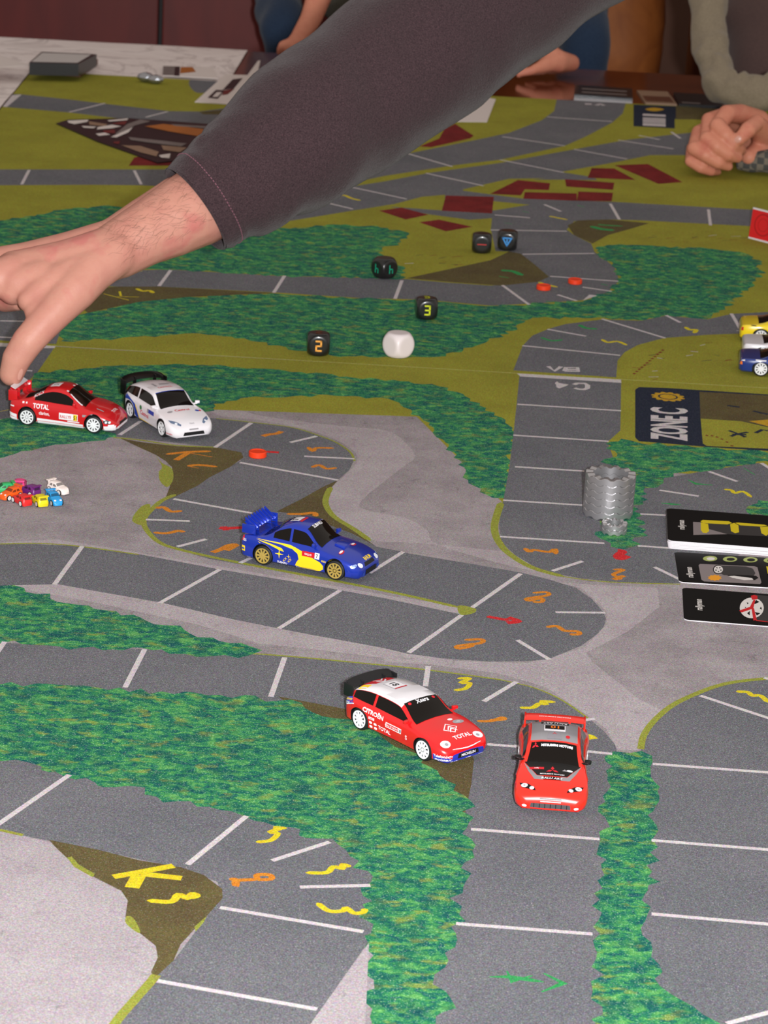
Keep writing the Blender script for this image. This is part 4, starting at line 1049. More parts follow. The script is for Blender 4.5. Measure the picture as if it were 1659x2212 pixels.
c.glass('sun_strip', (2.6, 4.6), 8, 0, DECB).data.transform(Matrix.Translation((0.10, 0, 0.14)))
c.top('roof_hatch', rect(-11, -4.6, 7, 1.6), DECG); c.top('roof_print', rect(-11.5, 2.6, 3.0, 7.0), DECG); c.top_text('CASTROL', -4.0, 0, 1.8, DECR)
c.top_text('Castrol', 20.6, 0.5, 2.6, DECR); c.top('decal_dot', ell(21.0, -8.2, 1.2, 1.9, 14), DECG); c.top('decal_dot', ell(22.4, 10.4, 1.2, 1.5, 14), DECB); c.top('decal_dot', ell(22.4, 12.4, 1.0, 0.8, 12), DECR)
c.top_text('Ford', 36.5, 0, 1.2, DECG)
for sd in (-1, 1):
    c.top('headlamp', [(29.5, sd * 13.6), (33.2, sd * 13.2), (37.4, sd * 8.2), (36.4, sd * 7.4), (33.0, sd * 9.6)], principled('blue_grey_lens', srgb(96, 112, 140), 0.15), 0.2)
    c.top('lamp_detail', ell(34.8, sd * 10.4, 1.0, 0.9, 12), LAMP, 0.3)
c.front('lower_grille', [(-7.6, 4.0), (7.6, 4.0), (6.8, 6.4), (-6.8, 6.4)], BLACKP); c.front('name_plate', rect(0, 8.0, 6.4, 0.9), DECG, 0.2)
c.finish()

# ---- orange-red saloon facing the camera
REDM = paint('orange_red_paint', srgb(222, 36, 22)); SILV = principled('silver_paint', srgb(150, 148, 152), 0.35, 0.3, coat=0.5)
def mitmat(x, y, z, r):
    if r >= 8 and -21.5 < x < 2.5: return 1
    return 0
ff = gp(1187, 1762); 
rr = gp(1196, 1586, 0.006)
d = (ff - rr).normalized(); yaw = math.atan2(d.y, d.x)
cx = ff - Vector((math.cos(yaw), math.sin(yaw), 0)) * (39.5 * SC)
c = Car('toy_car', 'orange-red toy rally saloon numbered 10 with a grey roof, facing the camera', 'rally', (cx.x, cx.y, Z0), yaw, mitmat, [REDM, SILV, BLACKP], RIMW, 10, 'rally toy cars', yf=1.1)
wing(c, REDM, -36.0, 19.9, 27, 7.4, 1.2, 0.10, True, ((-0.5,), (0.5,)), 15.8, 0, 5.4, 0.5)
V_, F_, _w = text_mesh('MITSUBISHI MOTORS', 1.15, bold=0.02)
c.add('lettering', [(-35.6 - v, u, 20.55 - 0.1 * (-0.0 - v) * 0 - 0.35 * (u / 13.5) ** 2) for u, v in V_], F_, DECW, None, False)
c.mirrors(BLKP, 11.0, 17.2)
c.top('bonnet_panel', [(13.6, -12.6), (14.6, 12.6), (20.5, 9.2), (25.6, 6.6), (25.6, -6.6), (20.5, -9.2)], BLKP, 0.14)
for sd in (-1, 1): c.top('bonnet_stripe', [(14.2, sd * 12.8), (20.5, sd * 9.4), (25.8, sd * 6.8), (26.0, sd * 3.8), (29.0, sd * 3.8), (28.6, sd * 7.8), (22, sd * 10.6)], SILV, 0.16)
c.top('bonnet_panel', rect(27.6, 0, 2.4, 8.0), BLKP, 0.2); c.top_text('RALLI ART', 27.6, 0, 1.45, DECW, shear=0.15)
def tri(cx, cy, r):
    out = []
    for a in (PI, PI / 3, -PI / 3):
        dx, dy = math.cos(a), math.sin(a)
        out.append([(cx, cy), (cx + r * .5 * math.cos(a + .52), cy + r * .5 * math.sin(a + .52)), (cx + r * dx, cy + r * dy), (cx + r * .5 * math.cos(a - .52), cy + r * .5 * math.sin(a - .52))])
    return out
for p in tri(21.0, 0, 3.2): c.top('emblem', p, DECR, 0.26)
c.top_text('MITSUBISHI MOTORS', 24.3, 0, 0.85, DECW)
c.top('hood_badge', rect(19.6, -7.0, 2.0, 6.4), DECR, 0.24); c.top_text('rally', 19.6, -7, 1.2, DECW, off=0.3); c.top('hood_badge', ell(20.2, 7.6, 0.9, 1.4, 12), DECW, 0.24); c.top('hood_badge', [(19.4, 5.4), (21, 4.2), (21, 6.6)], DECG, 0.24)
c.top_text('MITSUBISHI MOTORS', 6.4, 1.4, 1.2, DECW, bold=0.05)
for p in tri(6.4, -8.2, 1.7): c.top('emblem', p, DECR, 0.26)
c.top('roof_plate', rect(-9.6, 0, 7.6, 9.6), DECW, 0.16); c.top('roof_plate', rect(-10.6, 0, 5.0, 8.8), BLKP, 0.22); c.top_text('10', -10.6, 0, 3.4, DECO, -PI / 2, off=0.32)
c.top('roof_plate', rect(-16.2, 0, 2.4, 12.5), BLKP, 0.16); c.top_text('RALLI ART', -16.2, 0, 1.7, DECW, -PI / 2, shear=0.15)
c.top('roof_vent', [(2.0, -3.4), (-3.6, -2.6), (-5.0, 0), (-3.6, 2.6), (2.0, 3.4)], principled('vent_grey', srgb(132, 128, 134), 0.4), 0.2)
for p in tri(-2.8, 0, 1.3): c.top('emblem', p, DECR, 0.3)
c.top('roof_vent', ell(-0.4, 6.0, 1.4, 1.0, 12), DECR, 0.2)
for sd in (-1, 1):
    c.top('headlamp_housing', [(31.2, sd * 14.2), (34.4, sd * 13.0), (36.6, sd * 6.8), (35.2, sd * 7.2), (32.0, sd * 10.4)], BLKP, 0.16)
    c.top('headlamp', ell(33.2, sd * 11.9, 1.35, 1.45, 18), LAMP, 0.26); c.top('lamp_detail', ell(33.2, sd * 11.9, 0.5, 0.55, 12), DECG, 0.34)
    c.top('headlamp', ell(35.0, sd * 8.6, 0.95, 1.05, 16), LAMP, 0.26)
    c.front('fog_lamp', ell(sd * 11.4, 4.7, 1.0, 0.7, 14), DECW, 0.2)
c.front('upper_grille', [(-5.4, 8.3), (5.4, 8.3), (4.6, 8.9), (-4.6, 8.9)], BLACKP); c.front('badge_bar', rect(0, 7.4, 9.0, 0.3), DECW, 0.2)
c.front('lower_grille', [(-9.0, 4.0), (9.0, 4.0), (8.6, 6.4), (-8.6, 6.4)], principled('grille_grey', srgb(62, 60, 62), 0.6))
for k in range(7): c.front('grille_slat', rect(-7.2 + k * 2.4, 5.2, 0.3, 2.2), BLKP, 0.2)
c.front('plate_dash', rect(0, 3.2, 5.0, 0.4), DECW, 0.2)
c.finish()

# ---- three cars parked at the right edge
YELP = paint('yellow_paint', srgb(236, 206, 34))
def edge_car(label, shape, px, py, mat, yaw, zf=0.75, extra=None):
    p = gp(px, py)
    fx = Vector((math.cos(yaw), math.sin(yaw), 0)); nr = Vector((-fx.y, fx.x, 0))
    o = p + nr * (14.6 * SC) + fx * (23.5 * SC)
    c = Car('toy_car', label, shape, (o.x, o.y, Z0), yaw, lambda x, y, z, r: 0, [mat, BLACKP], RIMW, 10, 'rally toy cars', zf=zf)
    if extra: extra(c)
    c.mirrors(mat, 11.0, 17.4)
    for sd in (-1, 1): c.front('headlamp', ell(sd * 9.6, 9.6, 2.4, 1.2, 16), LAMP, 0.2)
    return c.finish()
def ex_y(c):
    c.side('tail_lamp', [(-39.2, 9.5), (-37.6, 9.8), (-37.6, 13.0), (-39.0, 12.6)], DECR, 0.2); c.side('decal_line', rect(-30, 15.2, 4, 0.8), DECK, 0.2); c.side('livery_panel', ell(-6, 9, 6, 2.6, 20), DECW)
def ex_w(c): c.side('livery_panel', ell(-4, 9, 7, 2.8, 20), DECR)
def ex_b(c):
    c.side('tail_lamp', [(-39.4, 8.0), (-37.8, 8.2), (-37.8, 11.5), (-39.2, 11.2)], DECO, 0.2); c.side('decal_line', rect(-37.4, 13.4, 2.6, 1.8), DECW, 0.2); c.side('livery_panel', ell(-4, 9, 7, 2.8, 20), DECW); c.side('livery_stripe', rect(-24, 15.0, 8, 1.2), DECW, 0.2)
edge_car('yellow toy rally car at the right edge, rearmost of the three parked there', 'coupe', 1642, 741, YELP, math.radians(-4), 0.85, ex_y)
edge_car('white toy rally car between the yellow and dark blue cars at the right edge', 'sedan', 1650, 777, WHT, math.radians(-3), 0.5, ex_w)
edge_car('dark blue toy rally car at the right edge, nearest of the three parked there', 'sedan', 1642, 812, paint('dark_blue_paint', srgb(22, 48, 120)), math.radians(-5), 0.62, ex_b)
# ------------------------------------------------------------------ dice
def die_mesh(h=8.0, r=10.5, n=14):
    bm = bmesh.new()
    bmesh.ops.create_cube(bm, size=2.0)
    bmesh.ops.subdivide_edges(bm, edges=bm.edges[:], cuts=n, use_grid_fill=True)
    for v in bm.verts:
        p = Vector([math.tan(q * PI / 4.15) / math.tan(PI / 4.15) for q in v.co])
        d = p.normalized()
        a = h / max(abs(q) for q in d)
        e = 34
        v.co = d * ((a ** -e + r ** -e) ** (-1 / e)) * MM
    return bm
DIEB = principled('die_black', srgb(26, 26, 26), 0.3, coat=0.3)
DIEW = principled('die_white', srgb(226, 214, 214), 0.4)
def strokes(o, lines, wd, mat, face, size, name='numeral', parent=None):
    """flat painted strokes on a die face: face = (origin, right, up, normal) in die space, mm"""
    org, rt, up, nm = [Vector(q) for q in face]
    V, F = [], []
    for l in lines:
        for a, b in zip(l, l[1:]):
            a, b = Vector((*a, 0)), Vector((*b, 0))
            t = (b - a).normalized(); nn = Vector((-t.y, t.x, 0)) * wd / 2
            q = [a - nn - t * wd / 2, b - nn + t * wd / 2, b + nn + t * wd / 2, a + nn - t * wd / 2]
            i = len(V)
            V += [(org + rt * p.x * size + up * p.y * size + nm * 0.08) * MM for p in q]
            F.append((i, i + 1, i + 2, i + 3))
    return obj(name, V, F, mat, o)
TWO = [[(-.5, 1), (.5, 1), (.5, 0), (-.5, 0), (-.5, -1), (.5, -1)]]
THREE = [[(-.5, 1), (.5, 1), (.5, 0), (-.4, 0)], [(.5, 0), (.5, -1), (-.5, -1)]]
HH = [[(-.5, 1), (-.5, -1)], [(-.5, 0), (.35, 0), (.5, -.2), (.5, -1)]]
DASH = [[(-1, 0), (1, 0)]]
TRI = [[(-1, .85), (1, .85), (0, -.9), (-1, .85)], [(0, .45), (0, -.1)]]
def die(px, py, yaw, mat, label, marks, h=8.0, r=10.5):
    p = gp(px, py)
    fwd = Vector((math.sin(0), 1, 0))
    bm = die_mesh(h, r)
    o = bobj('die', bm, mat, None, True)
    o.location = (p.x, p.y + h * MM, Z0 + h * MM)
    o.rotation_euler = (0, 0, yaw)
    tag(o, label, 'die', 'game dice')
    F = dict(front=((0, -h, 0), (1, 0, 0), (0, 0, 1), (0, -1, 0)), right=((h, 0, 0), (0, 1, 0), (0, 0, 1), (1, 0, 0)), left=((-h, 0, 0), (0, -1, 0), (0, 0, 1), (-1, 0, 0)), top=((0, 0, h), (1, 0, 0), (0, 1, 0), (0, 0, 1)))
    for face, lines, wd, m, sz in marks: strokes(o, lines, wd, m, F[face], sz)
    return o
OR = principled('die_orange', srgb(245, 170, 70), 0.4); YE = principled('die_yellow', srgb(214, 222, 30), 0.4); TE = principled('die_teal', srgb(20, 170, 130), 0.4); RE = principled('die_red', srgb(190, 40, 40), 0.4); BL = principled('die_blue', srgb(60, 150, 225), 0.4)
die(686, 771.5, math.radians(3), DIEB, 'black die showing an orange 2', [('front', TWO, .34, OR, 3.4), ('top', TWO, .34, principled('die_dark_orange', srgb(120, 60, 20), 0.5), 3.2)])
die(920, 693, math.radians(6), DIEB, 'black die showing a yellow 3', [('front', THREE, .34, YE, 3.3), ('top', THREE, .34, YE, 3.0)])
die(829, 604, math.radians(42), DIEB, 'black die turned on edge showing two teal letters h', [('right', HH, .30, TE, 3.0), ('front', HH, .30, TE, 3.0), ('left', HH, .30, TE, 3.0)])
die(1040, 549, math.radians(-1), DIEB, 'black die showing a red dash', [('front', DASH, .22, RE, 3.4)])
die(1096, 543, math.radians(-6), DIEB, 'black die showing a blue warning triangle', [('front', TRI, .3, BL, 3.6)])
die(859, 776, math.radians(44), DIEW, 'plain white die without marks', [], 8.7, 11.4)

# ------------------------------------------------------------------ orange-red penalty discs
DISC = principled('orange_red_plastic', srgb(232, 62, 22), 0.4)
def disc(px, py, label, r=5.6, h=3.6):
    p = gp(px, py)
    bm = bmesh.new()
    lathe_bm(bm, [(0, 0), (r - 0.4, 0), (r, 0.4), (r, h - 0.4), (r - 0.4, h), (r - 1.2, h), (r - 1.5, h - 0.3), (0, h - 0.3)], 32)
    bmesh.ops.recalc_face_normals(bm, faces=bm.faces[:])
    bmesh.ops.scale(bm, vec=(MM,) * 3, verts=bm.verts[:])
    o = bobj('token_disc', bm, DISC, None, True, 40)
    o.location = (p.x, p.y, Z0)
    return tag(o, label, 'token', 'orange discs')
disc(556.5, 986, 'orange disc token on the bend below the white car')
disc(1174, 625, 'orange disc token left of the other one near the dice')
disc(1242, 612, 'orange disc token nearest the green hedge on the right')
o = disc(236, 609, 'small red token peeking out behind the wrist', 3.6, 3.2)
o.data.materials[0] = principled('red_plastic', srgb(200, 30, 20), 0.4)

# ------------------------------------------------------------------ silver gear rings
STEEL = principled('satin_silver_plastic', srgb(182, 180, 182), 0.36, metal=0.8)
def gear_mesh(ro, ri, h, t, teeth, amp=0.0):
    bm = bmesh.new()
    seg = teeth * 8
    P = []
    for k in range(seg):
        a = 2 * PI * k / seg
        ph = (k % 8)
        up = {0: 0.5, 1: 1, 2: 1, 3: 1, 4: 0.5, 5: 0, 6: 0, 7: 0}[ph]
        z1 = h + t * (up - 0.5); z0 = t * (up - 0.5)
        ro2 = ro + amp * up
        c_, s_ = math.cos(a), math.sin(a)
        P.append([bm.verts.new((r * c_ * MM, r * s_ * MM, (z + t * 0.5) * MM)) for r, z in ((ro2 - .25, z0), (ro2, z0 + .3), (ro2, z1 - .3), (ro2 - .3, z1), (ri, z1), (ri, z0))])
    for k in range(seg):
        a, b = P[k], P[(k + 1) % seg]
        for j in range(6):
            bm.faces.new((a[j], b[j], b[(j + 1) % 6], a[(j + 1) % 6]))
    bmesh.ops.recalc_face_normals(bm, faces=bm.faces[:])
    return bm
def ring_stack(px, py, n, ro, ri, h, t, teeth, tilt, names, group):
    p = gp(px, py)
    first = None
    for i in range(n):
        if first is None:
            o = bobj('gear_ring', gear_mesh(ro, ri, h - 0.12, t, teeth), STEEL, None, True, 22); first = o
        else:
            o = first.copy(); C.objects.link(o)
        o.location = (p.x + tilt * i * MM, p.y, Z0 + i * h * MM)
        o.rotation_euler = (0, 0, 0.11 + 0.002 * i)
        tag(o, names[i], 'gear ring', group)
on = ['lowest', 'second lowest', 'third from the bottom', 'fourth from the bottom', 'second from the top', 'topmost']
ring_stack(1312, 1110, 6, 15.0, 10.6, 4.2, 1.1, 12, 0.05, [f'large silver toothed ring, {q} of the tall stack' for q in on], 'large silver gear rings')
ring_stack(1326, 1150, 2, 7.6, 5.0, 2.9, 0.9, 10, 0.0, ['small silver toothed ring, lower of the short stack', 'small silver toothed ring, upper of the short stack'], 'small silver gear rings')

# ------------------------------------------------------------------ cards at the right
CARDK = principled('card_black', srgb(12, 11, 11), 0.6, spec=0.15); CARDW = principled('card_white_edge', srgb(214, 208, 212), 0.6)
CGREY = principled('card_grey', srgb(128, 118, 118), 0.5); CGREY2 = principled('card_dark_grey', srgb(46, 44, 44), 0.5)
CYEL = principled('card_yellow', srgb(206, 184, 12), 0.5); CWHT = principled('card_white', srgb(214, 208, 204), 0.5); CRED = principled('card_red', srgb(192, 16, 26), 0.5); CLIME = principled('card_lime', srgb(160, 172, 90), 0.5); CORG = principled('card_orange', srgb(224, 150, 30), 0.5)
def rounded(w, h, r, n=5):
    P = []
    for cx, cy, a0 in ((w - r, h - r, 0), (r, h - r, PI / 2), (r, r, PI), (w - r, r, 1.5 * PI)):
        P += [(cx + r * math.cos(a0 + PI / 2 * k / n), cy + r * math.sin(a0 + PI / 2 * k / n)) for k in range(n + 1)]
    return P
def prism(name, P, z0, z1, mats, parent=None):
    n = len(P)
    V = [(x * MM, y * MM, z0 * MM) for x, y in P] + [(x * MM, y * MM, z1 * MM) for x, y in P]
    F = [tuple(range(n))[::-1], tuple(range(n, 2 * n))] + [(k, (k + 1) % n, n + (k + 1) % n, n + k) for k in range(n)]
    o = obj(name, V, F, mats, parent)
    if len(mats) > 1:
        for f in o.data.polygons[2:]: f.material_index = 1
    return o
class Card:
    def __init__(s, tl, bl, w, h, label, z=0.0, th=0.5, skew=None, group=None):
        A, B = gp(*bl, (z + th) * MM), gp(*tl, (z + th) * MM)
        up = (B - A).normalized()
        s.yaw = math.atan2(up.y, up.x) - PI / 2
        s.th = th
        s.o = prism('game_card', rounded(w, h, 3.2), 0, th, [CARDK, CARDW])
        s.o.location = (A.x, A.y, Z0 + z * MM); s.o.rotation_euler = (0, 0, s.yaw)
        s.org = A; s.z = z; s.n = 0
        tag(s.o, label, 'card', group)
    def loc(s, px, py):
        p = gp(px, py, (s.z + s.th) * MM) - s.org
        c_, s_ = math.cos(-s.yaw), math.sin(-s.yaw)
        return ((p.x * c_ - p.y * s_) * 1000, (p.x * s_ + p.y * c_) * 1000)
    def px(s, name, pts, mat, lift=0.05):
        P = [s.loc(*p) for p in pts]
        return s.mm(name, P, mat, lift)
    def mm(s, name, P, mat, lift=0.05):
        s.n += 1
        z = s.th + lift + 0.004 * s.n
        return obj(name, [(x * MM, y * MM, z * MM) for x, y in P], [tuple(range(len(P)))], mat, s.o)
    def text(s, body, px, py, size, mat, ang):
        V, F, wd = text_mesh(body, size, bold=0.02)
        x, y = s.loc(px, py); c_, s_ = math.cos(ang), math.sin(ang)
        s.n += 1
        return obj('lettering', [((x + u * c_ - v * s_) * MM, (y + u * s_ + v * c_) * MM, (s.th + 0.06 + 0.004 * s.n) * MM) for u, v in V], F, mat, s.o)
zk = lambda *p: Z(1420, 1080, 6.94, *p)
CW, CH = 88.0, 57.0
tl, bl = (1439.5, 1096), (1442.5, 1167.5)
deck_names = ['lowest card of the black deck showing only a white edge', 'second lowest card of the black deck at the right edge', 'third lowest card of the black deck at the right edge', 'fourth lowest card of the black deck at the right edge', 'card just under the top of the black deck at the right edge']
dz = 0.78
TOP = Card(tl, bl, CW, CH + 3, 'black game card with a big yellow 3, top of the deck', z=dz * 5, th=dz - 0.03, group='deck of game cards')
for i in range(5):
    o = prism('game_card', rounded(CW, CH + 3, 3.2), 0, dz - 0.03, [CARDK, CARDW])
    o.location = TOP.o.location + Vector(((0.5 - 0.2 * i) * MM, (-0.5 + 0.12 * i) * MM, -(5 - i) * dz * MM)); o.rotation_euler = (0, 0, TOP.yaw + 0.004 * (i % 2))
    tag(o, deck_names[i], 'card', 'deck of game cards')
t = TOP
t.text('rallyman', *zk((372, 372))[0], 5.0, CWHT, PI / 2)
t.px('print_panel', zk((535, 330), (640, 335), (1050, 515), (540, 525)), CGREY)
t.px('print_panel', zk((640, 335), (1659, 410), (1800, 420), (1850, 560), (1050, 515), (780, 440)), CGREY2)
for seg_ in [((645, 322), (680, 300), (1075, 322), (1120, 348), (1050, 368), (760, 352), (690, 345)), ((650, 335), (760, 360), (775, 470), (735, 498), (680, 492), (652, 450)), ((1090, 365), (1150, 345), (1215, 380), (1225, 485), (1165, 500), (1105, 470)), ((1165, 345), (1205, 340), (1600, 372), (1650, 388), (1560, 402), (1240, 382)), ((1540, 408), (1660, 400), (1680, 500), (1630, 540), (1560, 500))]:
    t.px('numeral_segment', zk(*seg_), CYEL)
K2 = Card((1456.5, 1195), (1466.5, 1257), CW, CH - 6, 'black game card with a grey tyre picture below the deck', th=0.5, group='loose game cards')
K2.text('rallyman', *zk((495, 1085))[0], 5.0, CWHT, PI / 2)
def kpoly(card, name, pts, mat): card.px(name, zk(*pts), mat)
kpoly(K2, 'print_panel', ((640, 960), (1450, 995), (1500, 1010), (1560, 1240), (1540, 1262), (700, 1222), (660, 1195), (618, 980)), CGREY)
for cx in (790, 1090, 1395, 1700, 2000):
    w_ = 108
    kpoly(K2, 'dial', [(cx + w_ * math.cos(a), 880 + (cx - 790) * 0.03 + 40 * math.sin(a)) for a in [2 * PI * k / 18 for k in range(18)]], CLIME)
    kpoly(K2, 'dial_centre', [(cx + 10 + 62 * math.cos(a), 882 + (cx - 790) * 0.03 + 23 * math.sin(a)) for a in [2 * PI * k / 18 for k in range(18)]], CWHT if cx == 790 else CARDK)
kpoly(K2, 'picture_tyre', [(915 + 82 * math.cos(a), 1045 + 70 * math.sin(a)) for a in [2 * PI * k / 20 for k in range(20)]], CARDK)
kpoly(K2, 'picture_tyre', ((920, 985), (1330, 1000), (1430, 1030), (1470, 1100), (1440, 1145), (1000, 1130), (960, 1110)), CGREY2)
kpoly(K2, 'picture_rim', [(915 + 68 * math.cos(a), 1045 + 56 * math.sin(a)) for a in [2 * PI * k / 20 for k in range(20)]], CWHT)
for k in range(5):
    a = 2 * PI * k / 5 + 0.3
    kpoly(K2, 'rim_gap', [(915 + 50 * math.cos(a + q * .3) * f, 1045 + 41 * math.sin(a + q * .3) * f) for q, f in ((-1, 1), (1, 1), (0, 0.4))], CARDK)
kpoly(K2, 'picture_tyre', ((1040, 1130), (1200, 1125), (1480, 1140), (1515, 1170), (1460, 1205), (1150, 1180)), CARDK)
kpoly(K2, 'picture_rim', ((1065, 1145), (1150, 1140), (1420, 1175), (1440, 1200), (1300, 1205), (1120, 1170)), CWHT)
kpoly(K2, 'picture_sun', [(860 + (115 if k % 2 else 85) * math.cos(2 * PI * k / 20), 1170 + (48 if k % 2 else 36) * math.sin(2 * PI * k / 20)) for k in range(20)], CORG)
kpoly(K2, 'print_panel', ((1632, 1000), (1800, 1010), (1820, 1120), (1655, 1110)), CYEL)
K3 = Card((1473.5, 1269), (1477, 1338.5), CW, CH - 6, 'black game card with a broken white wheel, nearest of the cards', th=0.5, group='loose game cards')
K3.text('rallyman', *zk((635, 1570))[0], 5.0, CWHT, PI / 2)
kpoly(K3, 'print_panel', ((1460, 1420), (1659, 1440), (1900, 1455), (1900, 1840), (1480, 1810)), CGREY2)
kpoly(K3, 'picture_wheel', [(1415 + 180 * math.cos(a), 1620 + 155 * math.sin(a)) for a in [2 * PI * k / 28 for k in range(28)]], CWHT)
for pts in (((1340, 1535), (1370, 1545), (1350, 1568)), ((1310, 1605), (1335, 1610), (1320, 1625)), ((1345, 1700), (1385, 1665), (1385, 1735)), ((1460, 1680), (1545, 1700), (1490, 1735)), ((1535, 1630), (1555, 1600), (1570, 1650)), ((1440, 1560), (1480, 1500), (1530, 1530), (1470, 1560))):
    kpoly(K3, 'wheel_gap', pts, CARDK)
for pts in (((1225, 1660), (1400, 1600), (1450, 1625), (1260, 1690)), ((1390, 1600), (1440, 1500), (1470, 1500), (1440, 1620)), ((1410, 1620), (1450, 1630), (1490, 1800), (1440, 1810)), ((1400, 1440), (1450, 1425), (1500, 1440), (1500, 1490), (1420, 1500)), ((1470, 1800), (1659, 1825), (1900, 1845), (1900, 1860), (1480, 1815))):
    kpoly(K3, 'wheel_wrench', pts, CRED)

# ------------------------------------------------------------------ leaning red tile at the right edge
RT = principled('red_tile', srgb(206, 20, 26), 0.45); RTD = principled('red_tile_dark', srgb(158, 10, 16), 0.45)
A = gp(1616.5, 514.5)
dvec = (gp(1680, 531) - A); dvec.z = 0; dvec.normalize()
yaw = math.atan2(dvec.y, dvec.x)
sA = FPX / ((A - CAM).dot(Fv))
hgt = 66 / sA * 1000 / math.cos(math.radians(11))
o = prism('tile', [(0, 0), (34, 0), (34, 1.6), (0, 1.6)], 0, hgt, [RT])
o.location = A; o.rotation_euler = (math.radians(-6), 0, yaw)
tag(o, 'red upright tile with a dark ring printed on it at the right edge', 'tile')
for z_ in (0.4, hgt - 0.9):
    bm = bmesh.new(); box_bm(bm, -0.1 * MM, 34.1 * MM, -0.15 * MM, 1.75 * MM, (z_ - 0.4) * MM, (z_ + 1.0) * MM); bobj('white_edge', bm, CARDW, o)
def ringmesh(cx, cz, ra, rb, n=30):
    V, F = [], []
    for k in range(n):
        a = 2 * PI * k / n
        for r in (ra, rb): V.append(((cx + r * math.cos(a)) * MM, -0.12 * MM, (cz + r * math.sin(a)) * MM))
    for k in range(n):
        q = (k + 1) % n
        F.append((2 * k, 2 * k + 1, 2 * q + 1, 2 * q))
    return V, F
for ra, rb in ((8.6, 9.6), (5.2, 5.6)): obj('printed_ring', *ringmesh(13.6, hgt * 0.52, ra, rb), RTD, o)

# ------------------------------------------------------------------ tiny plastic cars
def mini_body(sx=1.0):
    bm = bmesh.new()
    keys = [(-7.2, 2.2, 3.2, 2.7), (-6.9, 3.4, 4.4, 3.1), (-5.6, 5.0, 6.1, 3.3), (-4.2, 4.8, 6.6, 3.35), (-0.5, 4.7, 6.5, 3.35), (2.4, 4.5, 4.7, 3.35), (4.8, 3.9, 4.1, 3.2), (6.4, 3.0, 3.3, 2.8), (7.2, 1.8, 2.1, 2.2)]
    xs = [-7.2 + 14.4 * k / 28 for k in range(29)]
    R = []
    for x in xs:
        zb = pchip([(k[0], k[1]) for k in keys], x); zc = pchip([(k[0], k[2]) for k in keys], x); w_ = pchip([(k[0], k[3]) for k in keys], x)
        zb = min(zb, 4.0); zb = min(zb, zc)
        g = max(0, min(1, (zc - zb - 0.3) / 1.6))
        half = [(0, .7), (w_ * .9, .7), (w_, 1.5), (w_ * .98, zb - .4), (w_ * (.93 - .02 * g), zb), (w_ * (.8 - .02 * g), zb + .8 * (zc - zb)), (w_ * .6, zc - .12 * g), (0, zc)]
        ring = [(x, -y, z) for y, z in half] + [(x, y, z) for y, z in half[-2:0:-1]]
        R.append([bm.verts.new(Vector(p) * MM) for p in ring])
    n = len(R[0])
    for i in range(len(R) - 1):
        for j in range(n): bm.faces.new((R[i][j], R[i][(j + 1) % n], R[i + 1][(j + 1) % n], R[i + 1][j]))
    bm.faces.new(R[0][::-1]); bm.faces.new(R[-1])
    bmesh.ops.recalc_face_normals(bm, faces=bm.faces[:])
    return bm
_mb = mini_body()
_mbme = bpy.data.meshes.new('mini_body'); _mb.to_mesh(_mbme); _mb.free()
_mbvh = BVHTree.FromPolygons([v.co.copy() for v in _mbme.vertices], [tuple(p.vertices) for p in _mbme.polygons])
bpy.data.meshes.remove(_mbme)
_mw = bmesh.new(); lathe_bm(_mw, [(0, -0.5 * MM), (1.25 * MM, -0.5 * MM), (1.45 * MM, -0.3 * MM), (1.45 * MM, 0.5 * MM), (0, 0.5 * MM)], 18, 'Y'); bmesh.ops.recalc_face_normals(_mw, faces=_mw.faces[:])
_mwo = bpy.data.meshes.new('wheel'); _mw.to_mesh(_mwo); _mw.free(); _mwo.materials.append(principled('white_mini_wheel', srgb(224, 220, 218), 0.5)); _mwo.shade_smooth(); _mwo.set_sharp_from_angle(angle=0.6)
_ringm = bmesh.new(); lathe_bm(_ringm, [(1.45 * MM, -0.42 * MM), (1.75 * MM, -0.42 * MM), (1.75 * MM, 0.4 * MM), (1.45 * MM, 0.4 * MM)], 18, 'Y'); bmesh.ops.recalc_face_normals(_ringm, faces=_ringm.faces[:])
_tyo = bpy.data.meshes.new('tyre'); _ringm.to_mesh(_tyo); _ringm.free(); _tyo.materials.append(RUBBER)
